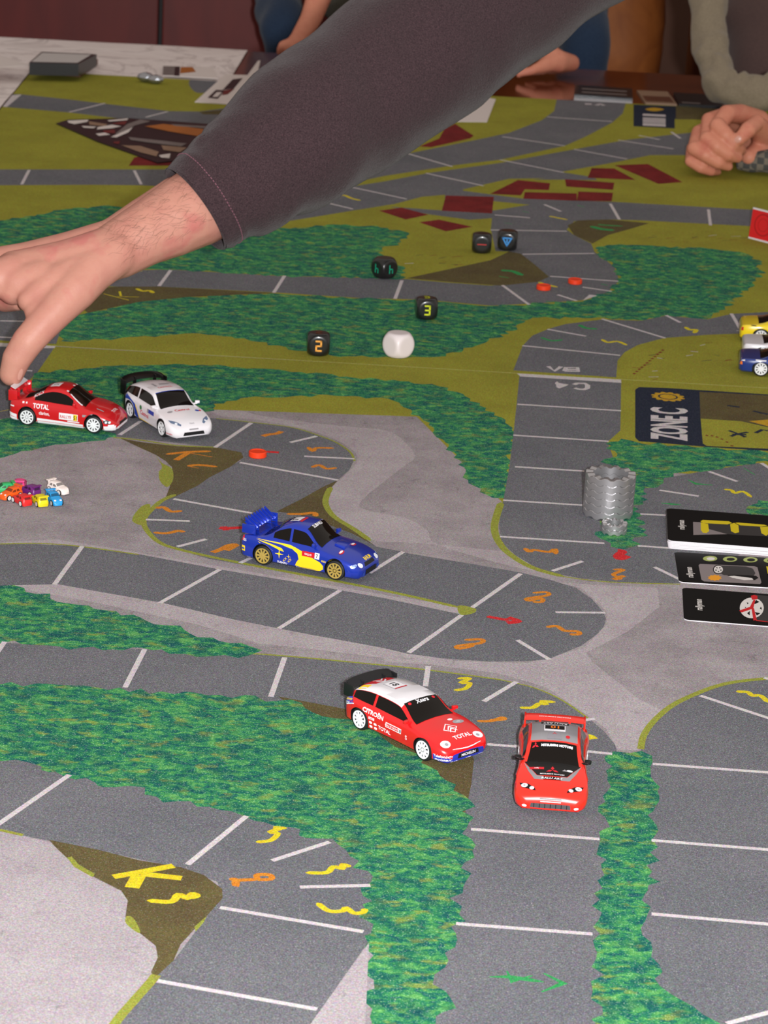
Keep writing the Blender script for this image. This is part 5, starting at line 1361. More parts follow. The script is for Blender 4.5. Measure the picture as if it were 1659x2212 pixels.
def mini(px, py, yaw, col, cname, label, lamps=False, dark=0.25):
    p = gp(px, py)
    t = empty('mini_car', (p.x, p.y, Z0), yaw)
    tag(t, label, 'mini car', 'tiny plastic cars')
    m = principled('mini_' + cname, srgb(*col), 0.4, sub=0.0)
    bm = mini_body(); b = bobj('body', bm, m, t, True, 50)
    wm = principled('mini_window_' + cname, tuple(v * dark for v in srgb(*col)[:3]) + (1,), 0.5)
    def panel(name, poly, org, rt, up, dr, mat=None, off=0.06):
        V2, F = tess(poly, 0.6)
        V = []
        for u, v in V2:
            q = (Vector(org) + Vector(rt) * u + Vector(up) * v) * MM
            h = _mbvh.ray_cast(q - Vector(dr) * 0.05, Vector(dr))
            if h[0] is None: return
            nn = h[1] if h[1].dot(Vector(dr)) < 0 else -h[1]
            V.append(h[0] + nn * off * MM)
        obj(name, V, F, mat or wm, t)
    for sd in (-1, 1):
        panel('side_window', [(-4.6, 4.3), (-2.2, 4.3), (-2.2, 5.7), (-3.8, 5.7)], (0, 0, 0), (1, 0, 0), (0, 0, 1), (0, -sd, 0))
        panel('side_window', [(-1.5, 4.3), (1.6, 4.3), (0.6, 5.3), (-0.4, 5.7), (-1.5, 5.7)], (0, 0, 0), (1, 0, 0), (0, 0, 1), (0, -sd, 0))
    panel('windscreen', [(0.3, -2.2), (2.0, -2.6), (2.0, 2.6), (0.3, 2.2)], (0, 0, 0), (1, 0, 0), (0, 1, 0), (0, 0, -1))
    panel('rear_window', [(-2.1, 4.4), (2.1, 4.4), (1.8, 5.6), (-1.8, 5.6)], (0, 0, 0), (0, 1, 0), (0, 0, 1), (1, 0, 0))
    if lamps:
        for sd in (-1, 1): panel('headlamp', ell(5.9, sd * 1.7, 0.5, 0.7, 10), (0, 0, 0), (1, 0, 0), (0, 1, 0), (0, 0, -1), principled('mini_lamp', srgb(235, 225, 225), 0.4))
    bm = bmesh.new(); box_bm(bm, -7.4 * MM, -5.2 * MM, -3.2 * MM, 3.2 * MM, 6.5 * MM, 7.0 * MM, 0.2 * MM); box_bm(bm, -6.6 * MM, -5.6 * MM, -2.6 * MM, -2.1 * MM, 5.0 * MM, 6.6 * MM); box_bm(bm, -6.6 * MM, -5.6 * MM, 2.1 * MM, 2.6 * MM, 5.0 * MM, 6.6 * MM); bobj('spoiler', bm, m, t)
    for wx in (-4.3, 4.3):
        for sd in (-1, 1):
            o = link(bpy.data.objects.new('wheel', _mwo), t); o.location = Vector((wx, sd * 3.15, 1.7)) * MM
            if sd > 0: o.rotation_euler = (0, 0, PI)
            ty = link(bpy.data.objects.new('tyre', _tyo), o)
R_ = math.radians
mini(126, 1064, R_(-42), (236, 222, 216), 'white', 'tiny white plastic car, rightmost and apart at the back of the cluster', True)
mini(117, 1087, R_(-62), (36, 150, 214), 'blue', 'tiny light blue plastic car at the right end of the cluster', True)
mini(85, 1089, R_(118), (224, 206, 24), 'yellow', 'tiny yellow plastic car seen from behind beside the blue one')
mini(47, 1088, R_(128), (214, 40, 40), 'red', 'tiny red plastic car seen from behind at the front of the cluster')
mini(64, 1068, R_(138), (104, 34, 112), 'purple', 'tiny purple plastic car behind the red and yellow ones')
mini(23, 1076, R_(-128), (228, 90, 18), 'orange', 'tiny orange plastic car left of the red one', True)
mini(44, 1055, R_(92), (222, 60, 128), 'pink', 'tiny pink plastic car at the top of the cluster')
mini(6, 1066, R_(-160), (40, 168, 96), 'green', 'tiny green plastic car cut by the left edge', False)
# ------------------------------------------------------------------ table, room, furniture behind
TZ = Z0 - 2.4 * MM                      # table top
def wood(name, c1, c2, rough, scale=(1.2, 14, 14), coat=0.0):
    m = principled(name, c1, rough, coat=coat)
    t = NT(m)
    v = t.coords(scale)
    n = t.noise(v, 3.0, 6, 0.6, dist=1.2)
    t.color(t.ramp(n, [(0.35, c1), (0.65, c2)]))
    t.bump(n, 0.05, 0.001)
    return m
TABLE = wood('varnished_wood', srgb(110, 54, 30), srgb(86, 40, 24), 0.12, (2, 16, 16), 0.4)
TX0, TX1, TY0, TY1 = -1.05, 1.05, 0.62, 3.214
tb = empty('dining_table', (0, (TY0 + TY1) / 2, 0))
tag(tb, 'brown varnished wooden table under the play mats', 'table')
bm = bmesh.new(); cy = (TY0 + TY1) / 2
box_bm(bm, TX0, TX1, TY0 - cy, TY1 - cy, TZ - 0.035, TZ, 0.004)
bobj('table_top', bm, TABLE, tb)
bm = bmesh.new(); box_bm(bm, TX0 + 0.1, TX1 - 0.1, TY0 - cy + 0.1, TY0 - cy + 0.125, TZ - 0.13, TZ - 0.035); box_bm(bm, TX0 + 0.1, TX1 - 0.1, TY1 - cy - 0.125, TY1 - cy - 0.1, TZ - 0.13, TZ - 0.035); bobj('apron', bm, TABLE, tb)
for x in (TX0 + 0.12, TX1 - 0.12):
    for y in (TY0 - cy + 0.12, TY1 - cy - 0.12):
        bm = bmesh.new(); box_bm(bm, x - 0.04, x + 0.04, y - 0.04, y + 0.04, 0, TZ - 0.035, 0.006); bobj('leg', bm, TABLE, tb)
FLOOR = wood('floor_boards', srgb(70, 46, 34), srgb(54, 36, 28), 0.45)
o = obj('floor', [(-3.2, -1.2, 0), (3.2, -1.2, 0), (3.2, 4.9, 0), (-3.2, 4.9, 0)], [(0, 1, 2, 3)], FLOOR); tag(o, kind='structure')
WALL = principled('dark_wall', srgb(92, 62, 50), 0.8)
t = NT(WALL); t.color(t.ramp(t.noise(t.coords((1, 1, 1)), 3.0, 4), [(0.3, srgb(84, 54, 44)), (0.7, srgb(98, 66, 52))]))
bm = bmesh.new(); box_bm(bm, -3.2, 3.2, 4.9, 4.98, 0, 2.5); o = bobj('wall_back', bm, WALL); tag(o, kind='structure')
# glare on the far left of the table, painted as a pale layer
GLARE = principled('pale_table_glare', srgb(196, 184, 186), 0.5, coat=0.1)
t = NT(GLARE); v = t.coords((1, 1, 1), (0, 0, 0.5))
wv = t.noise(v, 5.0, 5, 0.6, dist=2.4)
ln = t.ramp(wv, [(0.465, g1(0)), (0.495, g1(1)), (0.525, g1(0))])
t.color(t.mix(t.mix(1.0, ln, g1(0.38), 'MULTIPLY'), t.ramp(t.noise(v, 2.0, 3), [(0.35, srgb(248, 240, 238)), (0.7, srgb(236, 224, 220))]), srgb(128, 110, 110)))  # near-white tones carry the glare on the table top
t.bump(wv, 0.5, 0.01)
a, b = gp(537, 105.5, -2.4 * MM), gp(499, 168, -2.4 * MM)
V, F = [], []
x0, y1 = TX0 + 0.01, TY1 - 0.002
def glare_grid(ys, xfun, nx):
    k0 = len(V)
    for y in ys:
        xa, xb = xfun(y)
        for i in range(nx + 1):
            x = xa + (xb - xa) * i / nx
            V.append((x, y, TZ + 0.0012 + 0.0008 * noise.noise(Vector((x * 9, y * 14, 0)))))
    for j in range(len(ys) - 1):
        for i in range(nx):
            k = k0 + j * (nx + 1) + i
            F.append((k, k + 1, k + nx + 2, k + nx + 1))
glare_grid([2.9915 + (y1 - 2.9915) * j / 10 for j in range(11)], lambda y: (x0, a.x + (b.x - a.x) * (y1 - y) / (a.y - b.y)), 40)
glare_grid([1.9 + (2.9915 - 1.9) * j / 30 for j in range(31)], lambda y: (x0, -0.4075), 18)
o = obj('table_glare_layer', V, F, GLARE, None, True)
tag(o, 'pale veined layer at the far left behind the mats, table glare put into its colour', 'table cover')
# flat paper things on the table or mats
def sheet(name, px, z, th, mats, label, cat, group=None):
    P = [gp(x, y, z) for x, y in px]
    c0 = sum(P, Vector()) / len(P)
    A = sum(P[i].x * P[(i + 1) % len(P)].y - P[(i + 1) % len(P)].x * P[i].y for i in range(len(P)))
    if A < 0: P = P[::-1]
    o = prism(name, [((p.x - c0.x) * 1000, (p.y - c0.y) * 1000) for p in P], 0, th, mats)
    o.location = (c0.x, c0.y, Z0 + z - th * MM)
    o['c0'] = (c0.x, c0.y, z)
    tag(o, label, cat, group)
    return o
_lift = [0]
def prints(o, name, px, mat):
    cx, cy_, z = o['c0']
    _lift[0] += 1
    L = 0.00012 + 0.00001 * (_lift[0] % 30)
    P = [gp(x, y, z + L) for x, y in px]
    th = max(v.co.z for v in o.data.vertices)
    return obj(name, [(p.x - cx, p.y - cy_, th + L) for p in P], [tuple(range(len(P)))], mat, o)
PAPER = principled('white_paper', srgb(222, 212, 208), 0.6); PGREY = principled('grey_print_paper', srgb(120, 110, 108), 0.5); PBLK = principled('black_cover', srgb(24, 24, 28), 0.3); PTAN = principled('tan_print', srgb(150, 122, 100), 0.4); PORG = principled('orange_print_paper', srgb(176, 104, 40), 0.4); PRED = principled('dark_red_print', srgb(110, 36, 34), 0.4); PBRN = principled('brown_picture_and_reflection', srgb(96, 56, 40), 0.4); PGLOSS = principled('glossy_grey_cover', srgb(206, 204, 202), 0.35)
z6 = lambda *p: Z(0, 50, 2.765, *p)
zt_ = -2.4 * MM
o = sheet('booklet', z6((185, 268), (300, 192), (585, 215), (480, 292)), zt_ + 0.008, 6.0, [PBRN], 'brown slab under the black booklet, added for its reflection in the table', 'booklet')  # reflection of the black booklet, built as a thin brown slab
o = sheet('booklet', z6((175, 236), (250, 170), (578, 186), (470, 243)), zt_ + 0.022, 13.0, [PBLK], 'black booklet with a shiny grey top on the far left of the table', 'booklet')
prints(o, 'cover_panel', z6((188, 231), (252, 176), (545, 188), (462, 237)), PGLOSS)
o = sheet('paper_sheet', [(-70, 95), (61, 139.5), (-60, 152)], 0.016, 0.5, [PAPER], 'white paper sheet cut by the left edge beside the black booklet', 'paper')
o = sheet('leaflet', z6((972, 254), (1270, 264), (1303, 330), (970, 312)), zt_ + 0.004, 0.8, [PAPER], 'folded leaflet with grey and orange print on the mat\'s far edge', 'leaflet')
prints(o, 'print_band', z6((975, 256), (1045, 258), (1040, 312), (972, 310)), PGREY); prints(o, 'print_band', z6((1045, 258), (1075, 259), (1072, 316), (1040, 314)), PBLK); prints(o, 'print_band', z6((1080, 262), (1150, 262), (1170, 290), (1075, 300)), PORG)
o = sheet('leaflet', z6((1163, 470), (1345, 306), (1575, 312), (1418, 487)), 0.0008, 0.6, [PAPER], 'white leaflet with a dark car picture half under the sleeve', 'leaflet')
for pts, m in ((((1390, 335), (1450, 328), (1395, 392), (1330, 398)), PBLK), (((1240, 445), (1290, 398), (1345, 400), (1300, 452)), PBLK), (((1268, 440), (1295, 412), (1325, 412), (1300, 440)), PAPER), (((1340, 400), (1400, 392), (1360, 425), (1325, 430)), PRED), (((1410, 430), (1450, 425), (1440, 445)), PORG)): prints(o, 'print_band', z6(*pts), m)
z5c = lambda *p: Z(100, 220, 3.95, *p)
o = sheet('leaflet', z5c((85, 182), (190, 150), (700, 138), (1420, 190), (1800, 240), (1300, 470), (1100, 500), (950, 517), (440, 337)), 0.0012, 0.9, [PBLK], 'colourful picture leaflet with orange and black photos left of the sleeve', 'leaflet')
for pts, m in ((((180, 160), (360, 152), (350, 170), (240, 190), (190, 178)), PAPER), (((360, 165), (520, 190), (500, 210), (370, 195)), PTAN), (((300, 205), (430, 212), (400, 225), (320, 220)), PAPER), (((520, 158), (700, 140), (690, 155), (540, 168)), PAPER), (((580, 180), (690, 160), (670, 195), (560, 188)), PRED), (((440, 215), (560, 195), (640, 208), (560, 225), (430, 235)), PAPER), (((690, 190), (800, 150), (890, 165), (760, 200), (640, 260), (580, 280)), PGREY), (((550, 300), (740, 215), (700, 260), (600, 303)), PAPER), (((480, 245), (580, 235), (590, 268), (500, 265)), PRED), (((420, 272), (500, 262), (545, 280), (450, 290)), PAPER), (((840, 208), (1000, 188), (1370, 235), (1290, 292), (1050, 252)), PORG), (((1060, 190), (1380, 208), (1350, 225), (1100, 205)), PGREY), (((700, 300), (980, 330), (1200, 355), (1150, 380), (900, 350), (720, 325)), PGREY), (((640, 370), (800, 375), (960, 425), (940, 465), (800, 430)), PTAN), (((980, 370), (1200, 390), (1140, 430), (1000, 410)), PTAN), (((570, 340), (630, 335), (620, 360), (580, 355)), PRED), (((960, 455), (1060, 440), (1050, 480), (980, 475)), PAPER), (((440, 330), (560, 360), (520, 350)), PAPER)):
    prints(o, 'print_patch', z5c(*pts), m)
o = sheet('paper_sheet', [(960, 262), (1020, 205), (1071, 214), (1052, 263)], 0.0007, 0.5, [PAPER], 'white paper corner sticking out beneath the sleeve', 'paper')
o = sheet('paper_strip', z6((1478, 310), (1540, 225), (1555, 222), (1535, 312)), zt_ + 0.001, 0.5, [PAPER], 'narrow white paper strip on the brown table', 'paper')
# crumpled foil
p = gp(326, 180)
fo = bmesh.new()
for dx, dy, r in ((-6, 5, 7.5), (5, -2, 7.0)):
    m0 = len(fo.verts)
    bmesh.ops.create_icosphere(fo, subdivisions=2, radius=r * MM, matrix=Matrix.Translation((dx * MM, dy * MM, r * 0.72 * MM)) @ Matrix.Diagonal((1.25, 0.9, 0.72, 1)))
for v in fo.verts: v.co += v.co.normalized() * 0.0016 * noise.noise(v.co * 400)
for v in fo.verts: v.co.z = max(v.co.z, 0)
o = bobj('foil_wrapper', fo, principled('silver_foil', srgb(170, 172, 178), 0.25, 0.9)); o.location = p
tag(o, 'small crumpled silver foil wrapper on the rear mat', 'foil')
# things along the far edge at the right
def edge_box(name, px0, px1, h, d, mats, label, cat, zb=zt_, up=0):
    A, B = gp(*px0, zb), gp(*px1, zb)
    yaw = math.atan2(B.y - A.y, B.x - A.x); L = (B - A).length * 1000
    o = prism(name, [(0, 0), (L, 0), (L, d), (0, d)], 0, h, mats)
    o.location = A; o.rotation_euler = (0, 0, yaw); tag(o, label, cat)
    return o, L
o, L = edge_box('booklet', (1240, 211), (1366, 219), 4, 60, [PBLK], 'black glossy booklet on the table at the far mat edge', 'booklet')
for y in (12, 34): obj('cover_stripe', [((8) * MM, y * MM, 4.06 * MM), (L * 0.9 * MM, y * MM, 4.06 * MM), (L * 0.9 * MM, (y + 7) * MM, 4.06 * MM), (8 * MM, (y + 7) * MM, 4.06 * MM)], [(0, 1, 2, 3)], PGREY, o)
o, L = edge_box('booklet', (1394, 226), (1462, 229), 2, 78, [PTAN], 'tan picture card on the table behind the far zone box', 'card')
obj('picture_panel', [(2 * MM, 10 * MM, 2.06 * MM), ((L - 2) * MM, 10 * MM, 2.06 * MM), ((L - 2) * MM, 44 * MM, 2.06 * MM), (2 * MM, 44 * MM, 2.06 * MM)], [(0, 1, 2, 3)], PBRN, o)
o, L = edge_box('booklet', (1466, 230), (1560, 235), 3, 70, [PBLK], 'black booklet half hidden behind the fist on the table', 'booklet')
obj('cover_stripe', [(4 * MM, 6 * MM, 3.06 * MM), (24 * MM, 6 * MM, 3.06 * MM), (24 * MM, 12 * MM, 3.06 * MM), (4 * MM, 12 * MM, 3.06 * MM)], [(0, 1, 2, 3)], PGREY, o)
# red-brown cupboard behind the table
def bx(px, depth_y):
    """world x of a pixel column near the top of the photo at a given y"""
    d = ray(px, 40)
    return CAM.x + d.x * (depth_y - CAM.y) / d.y
CUPB = wood('red_brown_lacquer', srgb(112, 32, 26), srgb(98, 26, 22), 0.5, (6, 6, 1.5))
YC = 3.72
cx0, cxm, cx1 = bx(-420, YC), bx(346, YC), bx(980, YC)
cb = empty('cupboard', ((cx0 + cx1) / 2, YC + 0.2, 0)); ccx = (cx0 + cx1) / 2
tag(cb, 'dark red-brown cupboard with flat doors behind the table', 'cupboard')
bm = bmesh.new(); box_bm(bm, cx0 - ccx, cx1 - ccx, -0.18, 0.25, 0, 1.6); bobj('carcass', bm, principled('dark_gap', srgb(40, 34, 34), 0.6), cb)
for a_, b_ in ((cx0, cxm - 0.0005), (cxm + 0.0005, cx1)):
    bm = bmesh.new(); box_bm(bm, a_ - ccx + 0.0025, b_ - ccx - 0.0025, -0.2, -0.18, 0.06, 1.58, 0.002); bobj('door', bm, CUPB, cb)
xg = bx(27, YC - 0.06)
bm = bmesh.new(); box_bm(bm, xg - 0.16, xg, 3.40, 3.46, 0, 1.25, 0.01)
o = bobj('grey_panel', bm, principled('grey_cloth', srgb(150, 150, 158), 0.8)); tag(o, 'pale grey upright panel at the top left corner', 'panel')
# brown leather sofa behind on the right
LEATH = wood('brown_leather', srgb(172, 102, 46), srgb(146, 82, 36), 0.55, (5, 5, 5))
YSO = 3.75
sx0, sx1 = bx(1230, YSO), bx(1475, YSO)
so = empty('sofa', ((sx0 + sx1) / 2, YSO + 0.3, 0)); scx = (sx0 + sx1) / 2
tag(so, 'brown suede sofa with bulging cushions behind the table', 'sofa')
def cushion(name, x0, x1, y0, y1, z0, z1, bulge=0.02):
    bm = bmesh.new()
    bmesh.ops.create_cube(bm, size=2.0)
    bmesh.ops.subdivide_edges(bm, edges=bm.edges[:], cuts=7, use_grid_fill=True)
    for v in bm.verts:
        p = v.co
        q = Vector([math.copysign(abs(c_) ** 0.9, c_) for c_ in p])
        n4 = (abs(p.x) ** 5 + abs(p.y) ** 5 + abs(p.z) ** 5) ** 0.2
        q = p / n4
        q += q.normalized() * 0.05 * noise.noise(p * 1.6 + Vector((x0, y0, z0)))
        v.co = (((x0 + x1) / 2 - scx) + q.x * (x1 - x0) / 2, ((y0 + y1) / 2 - YSO - 0.3) + q.y * (y1 - y0) / 2, (z0 + z1) / 2 + q.z * (z1 - z0) / 2)
    return bobj(name, bm, LEATH, so, True)
cushion('seat_cushion', sx0 - 0.1, sx1, YSO - 0.12, YSO + 0.6, 0.25, 0.62)
cushion('back_cushion', sx0 - 0.1, sx1 - 0.01, YSO + 0.05, YSO + 0.45, 0.58, 0.83)
cushion('head_cushion', sx0 - 0.1, sx1 - 0.02, YSO + 0.12, YSO + 0.5, 0.80, 1.2)
cushion('arm_rest', sx1 + 0.06, sx1 + 0.4, YSO - 0.1, YSO + 0.7, 0.1, 0.95)
bm = bmesh.new(); box_bm(bm, sx0 - 0.1 - scx, sx1 + 0.4 - scx, -0.2, 0.45, 0.0, 0.3, 0.01); bobj('base', bm, principled('dark_sofa_base', srgb(40, 24, 16), 0.7), so)
# ------------------------------------------------------------------ people
def skin_mat(name, c1, c2, c3):
    m = principled(name, c1, 0.5, spec=0.35, sub=0.12)
    t = NT(m); v = t.coords((1, 1, 1))
    c = t.ramp(t.noise(v, 38, 4, 0.6), [(0.35, c1), (0.55, c2), (0.72, c3)])
    t.color(c)
    t.bump(t.noise(v, 700, 3, 0.6), 0.25, 0.0006)
    return m
SKIN = skin_mat('skin', srgb(194, 132, 117), srgb(200, 142, 124), srgb(196, 120, 111))
SKIN2 = skin_mat('skin_rosy', srgb(206, 130, 106), srgb(214, 142, 116), srgb(200, 116, 98))
NAIL = principled('nail', srgb(214, 158, 142), 0.3)
def capsule_bm(bm, P, R, seg=16):
    """rounded tapered chain: spheres at the joints and cones between them"""
    for p, r in zip(P, R):
        bmesh.ops.create_icosphere(bm, subdivisions=3, radius=r, matrix=Matrix.Translation(p))
    for i in range(len(P) - 1):
        if (P[i + 1] - P[i]).length > 1e-5:
            tube_bm(bm, [P[i], P[i + 1]], [R[i], R[i + 1]], seg)
def remeshed(name, bm, mat, voxel, smooth=8, parent=None):
    me = bpy.data.meshes.new(name); bmesh.ops.recalc_face_normals(bm, faces=bm.faces[:]); bm.to_mesh(me); bm.free()
    o = bpy.data.objects.new(name, me); C.objects.link(o)
    md = o.modifiers.new('r', 'REMESH'); md.mode = 'VOXEL'; md.voxel_size = voxel; md.use_smooth_shade = True
    ms = o.modifiers.new('s', 'SMOOTH'); ms.factor = 0.5; ms.iterations = smooth
    dg = bpy.context.evaluated_depsgraph_get()
    m2 = bpy.data.meshes.new_from_object(o.evaluated_get(dg))
    o.modifiers.clear(); o.data = m2; bpy.data.meshes.remove(me)
    m2.name = name
    m2.materials.clear(); m2.materials.append(mat); m2.shade_smooth()
    if parent: o.parent = parent
    return o
def chain(bm, pts):
    """pts: (px, py, depth m, radius px)"""
    capsule_bm(bm, [dp(x, y, d) for x, y, d, r in pts], [r * d / FPX for x, y, d, r in pts])
def cloth_tube(name, pts, mat, parent, amp=0.002, freq=18, seg=40, sub=14, flat=1.0, closed=True, seed=0.0, fold=0.0):
    P = [dp(x, y, d) for x, y, d, r in pts]; R = [r * d / FPX for x, y, d, r in pts]
    Q, S = [], []
    n = len(P)
    for i in range(n - 1):
        p0, p1, p2, p3 = P[max(i - 1, 0)], P[i], P[i + 1], P[min(i + 2, n - 1)]
        for k in range(sub):
            t = k / sub
            Q.append(0.5 * (2 * p1 + (p2 - p0) * t + (2 * p0 - 5 * p1 + 4 * p2 - p3) * t * t + (3 * p1 - p0 - 3 * p2 + p3) * t ** 3))
            S.append(R[i] + (R[i + 1] - R[i]) * (t * t * (3 - 2 * t)))
    Q.append(P[-1]); S.append(R[-1])
    fr = frames(Q)
    bm = bmesh.new()
    rings = []
    for i, (q, (t, a, b), r) in enumerate(zip(Q, fr, S)):
        ring = []
        for k in range(seg):
            an = 2 * PI * k / seg
            d = a * math.cos(an) + b * (math.sin(an) * flat)
            p = q + d * r
            dsp = amp * noise.noise(p * freq + Vector((seed, 0, 0))) + 0.5 * amp * noise.noise(p * freq * 2.7)
            if fold: dsp += fold * max(0, noise.noise(Vector((i * 0.16 + seed, an * 0.9, 3.1)))) 
            ring.append(bm.verts.new(p + d * dsp))
        rings.append(ring)
    for i in range(len(rings) - 1):
        for k in range(seg):
            bm.faces.new((rings[i][k], rings[i][(k + 1) % seg], rings[i + 1][(k + 1) % seg], rings[i + 1][k]))
    if closed:
        bm.faces.new(rings[0][::-1]); bm.faces.new(rings[-1])
    bmesh.ops.recalc_face_normals(bm, faces=bm.faces[:])
    return bobj(name, bm, mat, parent, True), Q, S, fr
def knit(name, c1, c2, scale=900, speck=0.0, speckc=(0.5, 0.4, 0.42, 1)):
    m = principled(name, c1, 0.95, spec=0.1)
    t = NT(m); v = t.coords((1, 1, 1))
    c = t.ramp(t.noise(v, scale, 3, 0.7), [(0.32, c1), (0.68, c2)])
    if speck: c = t.mix(t.ramp(t.noise(v, scale * 1.3, 2), [(0.63, g1(0)), (0.75, g1(speck))]), c, speckc)
    t.color(c); t.bump(t.noise(v, scale * 0.7, 2), 0.6, 0.001)
    m.node_tree.nodes['Principled BSDF'].inputs['Sheen Weight'].default_value = 0.15
    return m
# ---- reaching arm
bm = bmesh.new()
chain(bm, [(470, 422, 1.842, 88), (425, 448, 1.835, 86), (370, 478, 1.825, 78), (310, 508, 1.815, 68), (255, 540, 1.808, 63)])
chain(bm, [(395, 455, 1.85, 78), (320, 490, 1.838, 66), (255, 522, 1.83, 56)])
chain(bm, [(265, 538, 1.808, 59), (205, 560, 1.80, 61), (150, 576, 1.80, 60), (95, 584, 1.80, 56), (35, 588, 1.80, 48)])
chain(bm, [(250, 525, 1.83, 55), (150, 552, 1.835, 52), (60, 570, 1.84, 48), (0, 576, 1.84, 44)])
chain(bm, [(240, 530, 1.85, 46), (140, 557, 1.865, 46), (40, 574, 1.87, 42), (-30, 587, 1.87, 38)])
chain(bm, [(250, 546, 1.80, 50), (198, 586, 1.79, 49), (163, 626, 1.782, 47), (127, 664, 1.776, 41), (92, 702, 1.772, 37), (60, 738, 1.77, 35), (36, 775, 1.772, 32), (25, 808, 1.775, 27)])
chain(bm, [(180, 585, 1.792, 48), (125, 612, 1.786, 44), (86, 634, 1.782, 34), (62, 650, 1.78, 25)])
chain(bm, [(150, 625, 1.785, 44), (105, 652, 1.78, 34), (76, 674, 1.776, 24)])
chain(bm, [(95, 600, 1.79, 44), (40, 612, 1.79, 40), (30, 626, 1.79, 34)])
chain(bm, [(30, 592, 1.795, 46), (-35, 612, 1.79, 40), (-75, 668, 1.785, 34), (-80, 730, 1.79, 29), (-58, 782, 1.80, 24)])
chain(bm, [(0, 585, 1.84, 42), (-60, 620, 1.835, 36), (-62, 690, 1.83, 31), (-50, 750, 1.83, 27)])
chain(bm, [(-20, 590, 1.87, 38), (-20, 632, 1.86, 32), (12, 650, 1.83, 25), (40, 652, 1.815, 20)])
chain(bm, [(-30, 590, 1.89, 34), (-10, 636, 1.88, 26), (24, 655, 1.85, 20)])
arm = remeshed('person', bm, SKIN, 0.0015, 7)
tag(arm, 'person reaching in a dark plum fleece, thumb on the red coupe', 'person')
FLEECE = knit('plum_fleece', srgb(46, 34, 38), srgb(76, 59, 62), 1100, 0.4, srgb(128, 84, 94))
sl, Q, S, fr = cloth_tube('fleece_sleeve', [(424, 450, 1.838, 106), (470, 418, 1.842, 118), (545, 372, 1.85, 136), (665, 282, 1.87, 160), (855, 142, 1.91, 166), (1060, -5, 1.95, 168), (1300, -190, 2.0, 176), (1650, -450, 2.06, 190), (2100, -760, 2.1, 215)], FLEECE, arm, 0.004, 14, 56, 14, seed=2.0, closed=False, fold=0.004)
# hem turned inside the cuff and a stitch line around it
bm = bmesh.new()
t0, a0, b0 = fr[0]
rings = []
for rr_, off in ((1.0, 0.0), (0.985, -0.0015), (0.955, 0.0), (0.94, 0.03), (0.93, 0.08)):
    rings.append([bm.verts.new(Q[0] + t0 * off + (a0 * math.cos(2 * PI * k / 48) + b0 * math.sin(2 * PI * k / 48)) * S[0] * rr_) for k in range(48)])
for i in range(len(rings) - 1):
    for k in range(48): bm.faces.new((rings[i][k], rings[i][(k + 1) % 48], rings[i + 1][(k + 1) % 48], rings[i + 1][k]))
bobj('cuff_hem', bm, FLEECE, arm, True)
bvh = BVHTree.FromPolygons([v.co.copy() for v in sl.data.vertices], [tuple(p.vertices) for p in sl.data.polygons])
bm = bmesh.new()
i = 10
for k in range(90):
    an = 2 * PI * k / 90
    d = fr[i][1] * math.cos(an) + fr[i][2] * math.sin(an)
    d2 = fr[i][1] * math.cos(an + 0.04) + fr[i][2] * math.sin(an + 0.04)
    h1, h2 = bvh.find_nearest(Q[i] + d * S[i] * 1.02), bvh.find_nearest(Q[i] + d2 * S[i] * 1.02)
    tube_bm(bm, [h1[0] + d * 0.0003, h2[0] + d2 * 0.0003], [0.0004, 0.0004], 4)
bobj('stitching', bm, principled('stitch_thread', srgb(128, 84, 96), 0.8), arm)
# thumb nail seen from the side
abvh = BVHTree.FromPolygons([v.co.copy() for v in arm.data.vertices], [tuple(p.vertices) for p in arm.data.polygons])
def on_skin(bv, x, y, lift=0.0003):
    d = ray(x, y)
    h = bv.ray_cast(CAM, d.normalized())
    return (h[0] + h[1] * lift) if h[0] is not None else None
def nail(bv, parent, cx, cy, ax, ay, bx_, by_, lift=0.0005, n=6):
    """nail plate laid on the skin: centre, long half-axis and short half-axis in photo pixels"""
    G, F = [], []
    for k in range(n + 1):
        for q in range(n + 1):
            u, v = k / n * 2 - 1, q / n * 2 - 1
            uu, vv = u * math.sqrt(1 - v * v / 2), v * math.sqrt(1 - u * u / 2)
            p = on_skin(bv, cx + ax * uu + bx_ * vv, cy + ay * uu + by_ * vv, lift)
            if p is None: return None
            G.append(p)
    for k in range(n):
        for q in range(n):
            i0 = k * (n + 1) + q
            F.append((i0, i0 + 1, i0 + n + 2, i0 + n + 1))
    return obj('fingernail', G, F, NAIL, parent, True)
nail(abvh, arm, 43, 808, 4, -12, 4, 2)
# forearm hair
bm = bmesh.new()
rh = random.Random(11)
for k in range(210):
    u = rh.random(); vv = rh.uniform(-0.85, 0.5)
    cx = 255 + (440 - 255) * u; cyy = 535 + (440 - 535) * u
    wd = 60 + 28 * u
    x = cx + vv * wd * 0.5; y = cyy + vv * wd * 0.86
    p = on_skin(abvh, x, y, 0.0)
    if p is None: continue
    ang = rh.uniform(-0.5, 0.9) + 2.5
    L = rh.uniform(16, 36)
    pts = []
    for q in range(4):
        t = q / 3
        an = ang + (t - 0.5) * rh.uniform(-0.5, 0.5)
        h = on_skin(abvh, x + math.cos(an) * L * t, y + math.sin(an) * L * t * 0.9, 0.0004 + 0.0014 * t * (1 - 0.5 * t))
        if h is None: break
        pts.append(h)
    if len(pts) == 4: tube_bm(bm, pts, [0.00007, 0.00006, 0.00005, 0.00003], 3, cap=False)
o = bobj('arm_hair', bm, principled('dark_hair', srgb(104, 74, 54), 0.6), arm); o['kind'] = 'stuff'
# knuckle and wrist creases as fine dark grooves are left to the skin relief

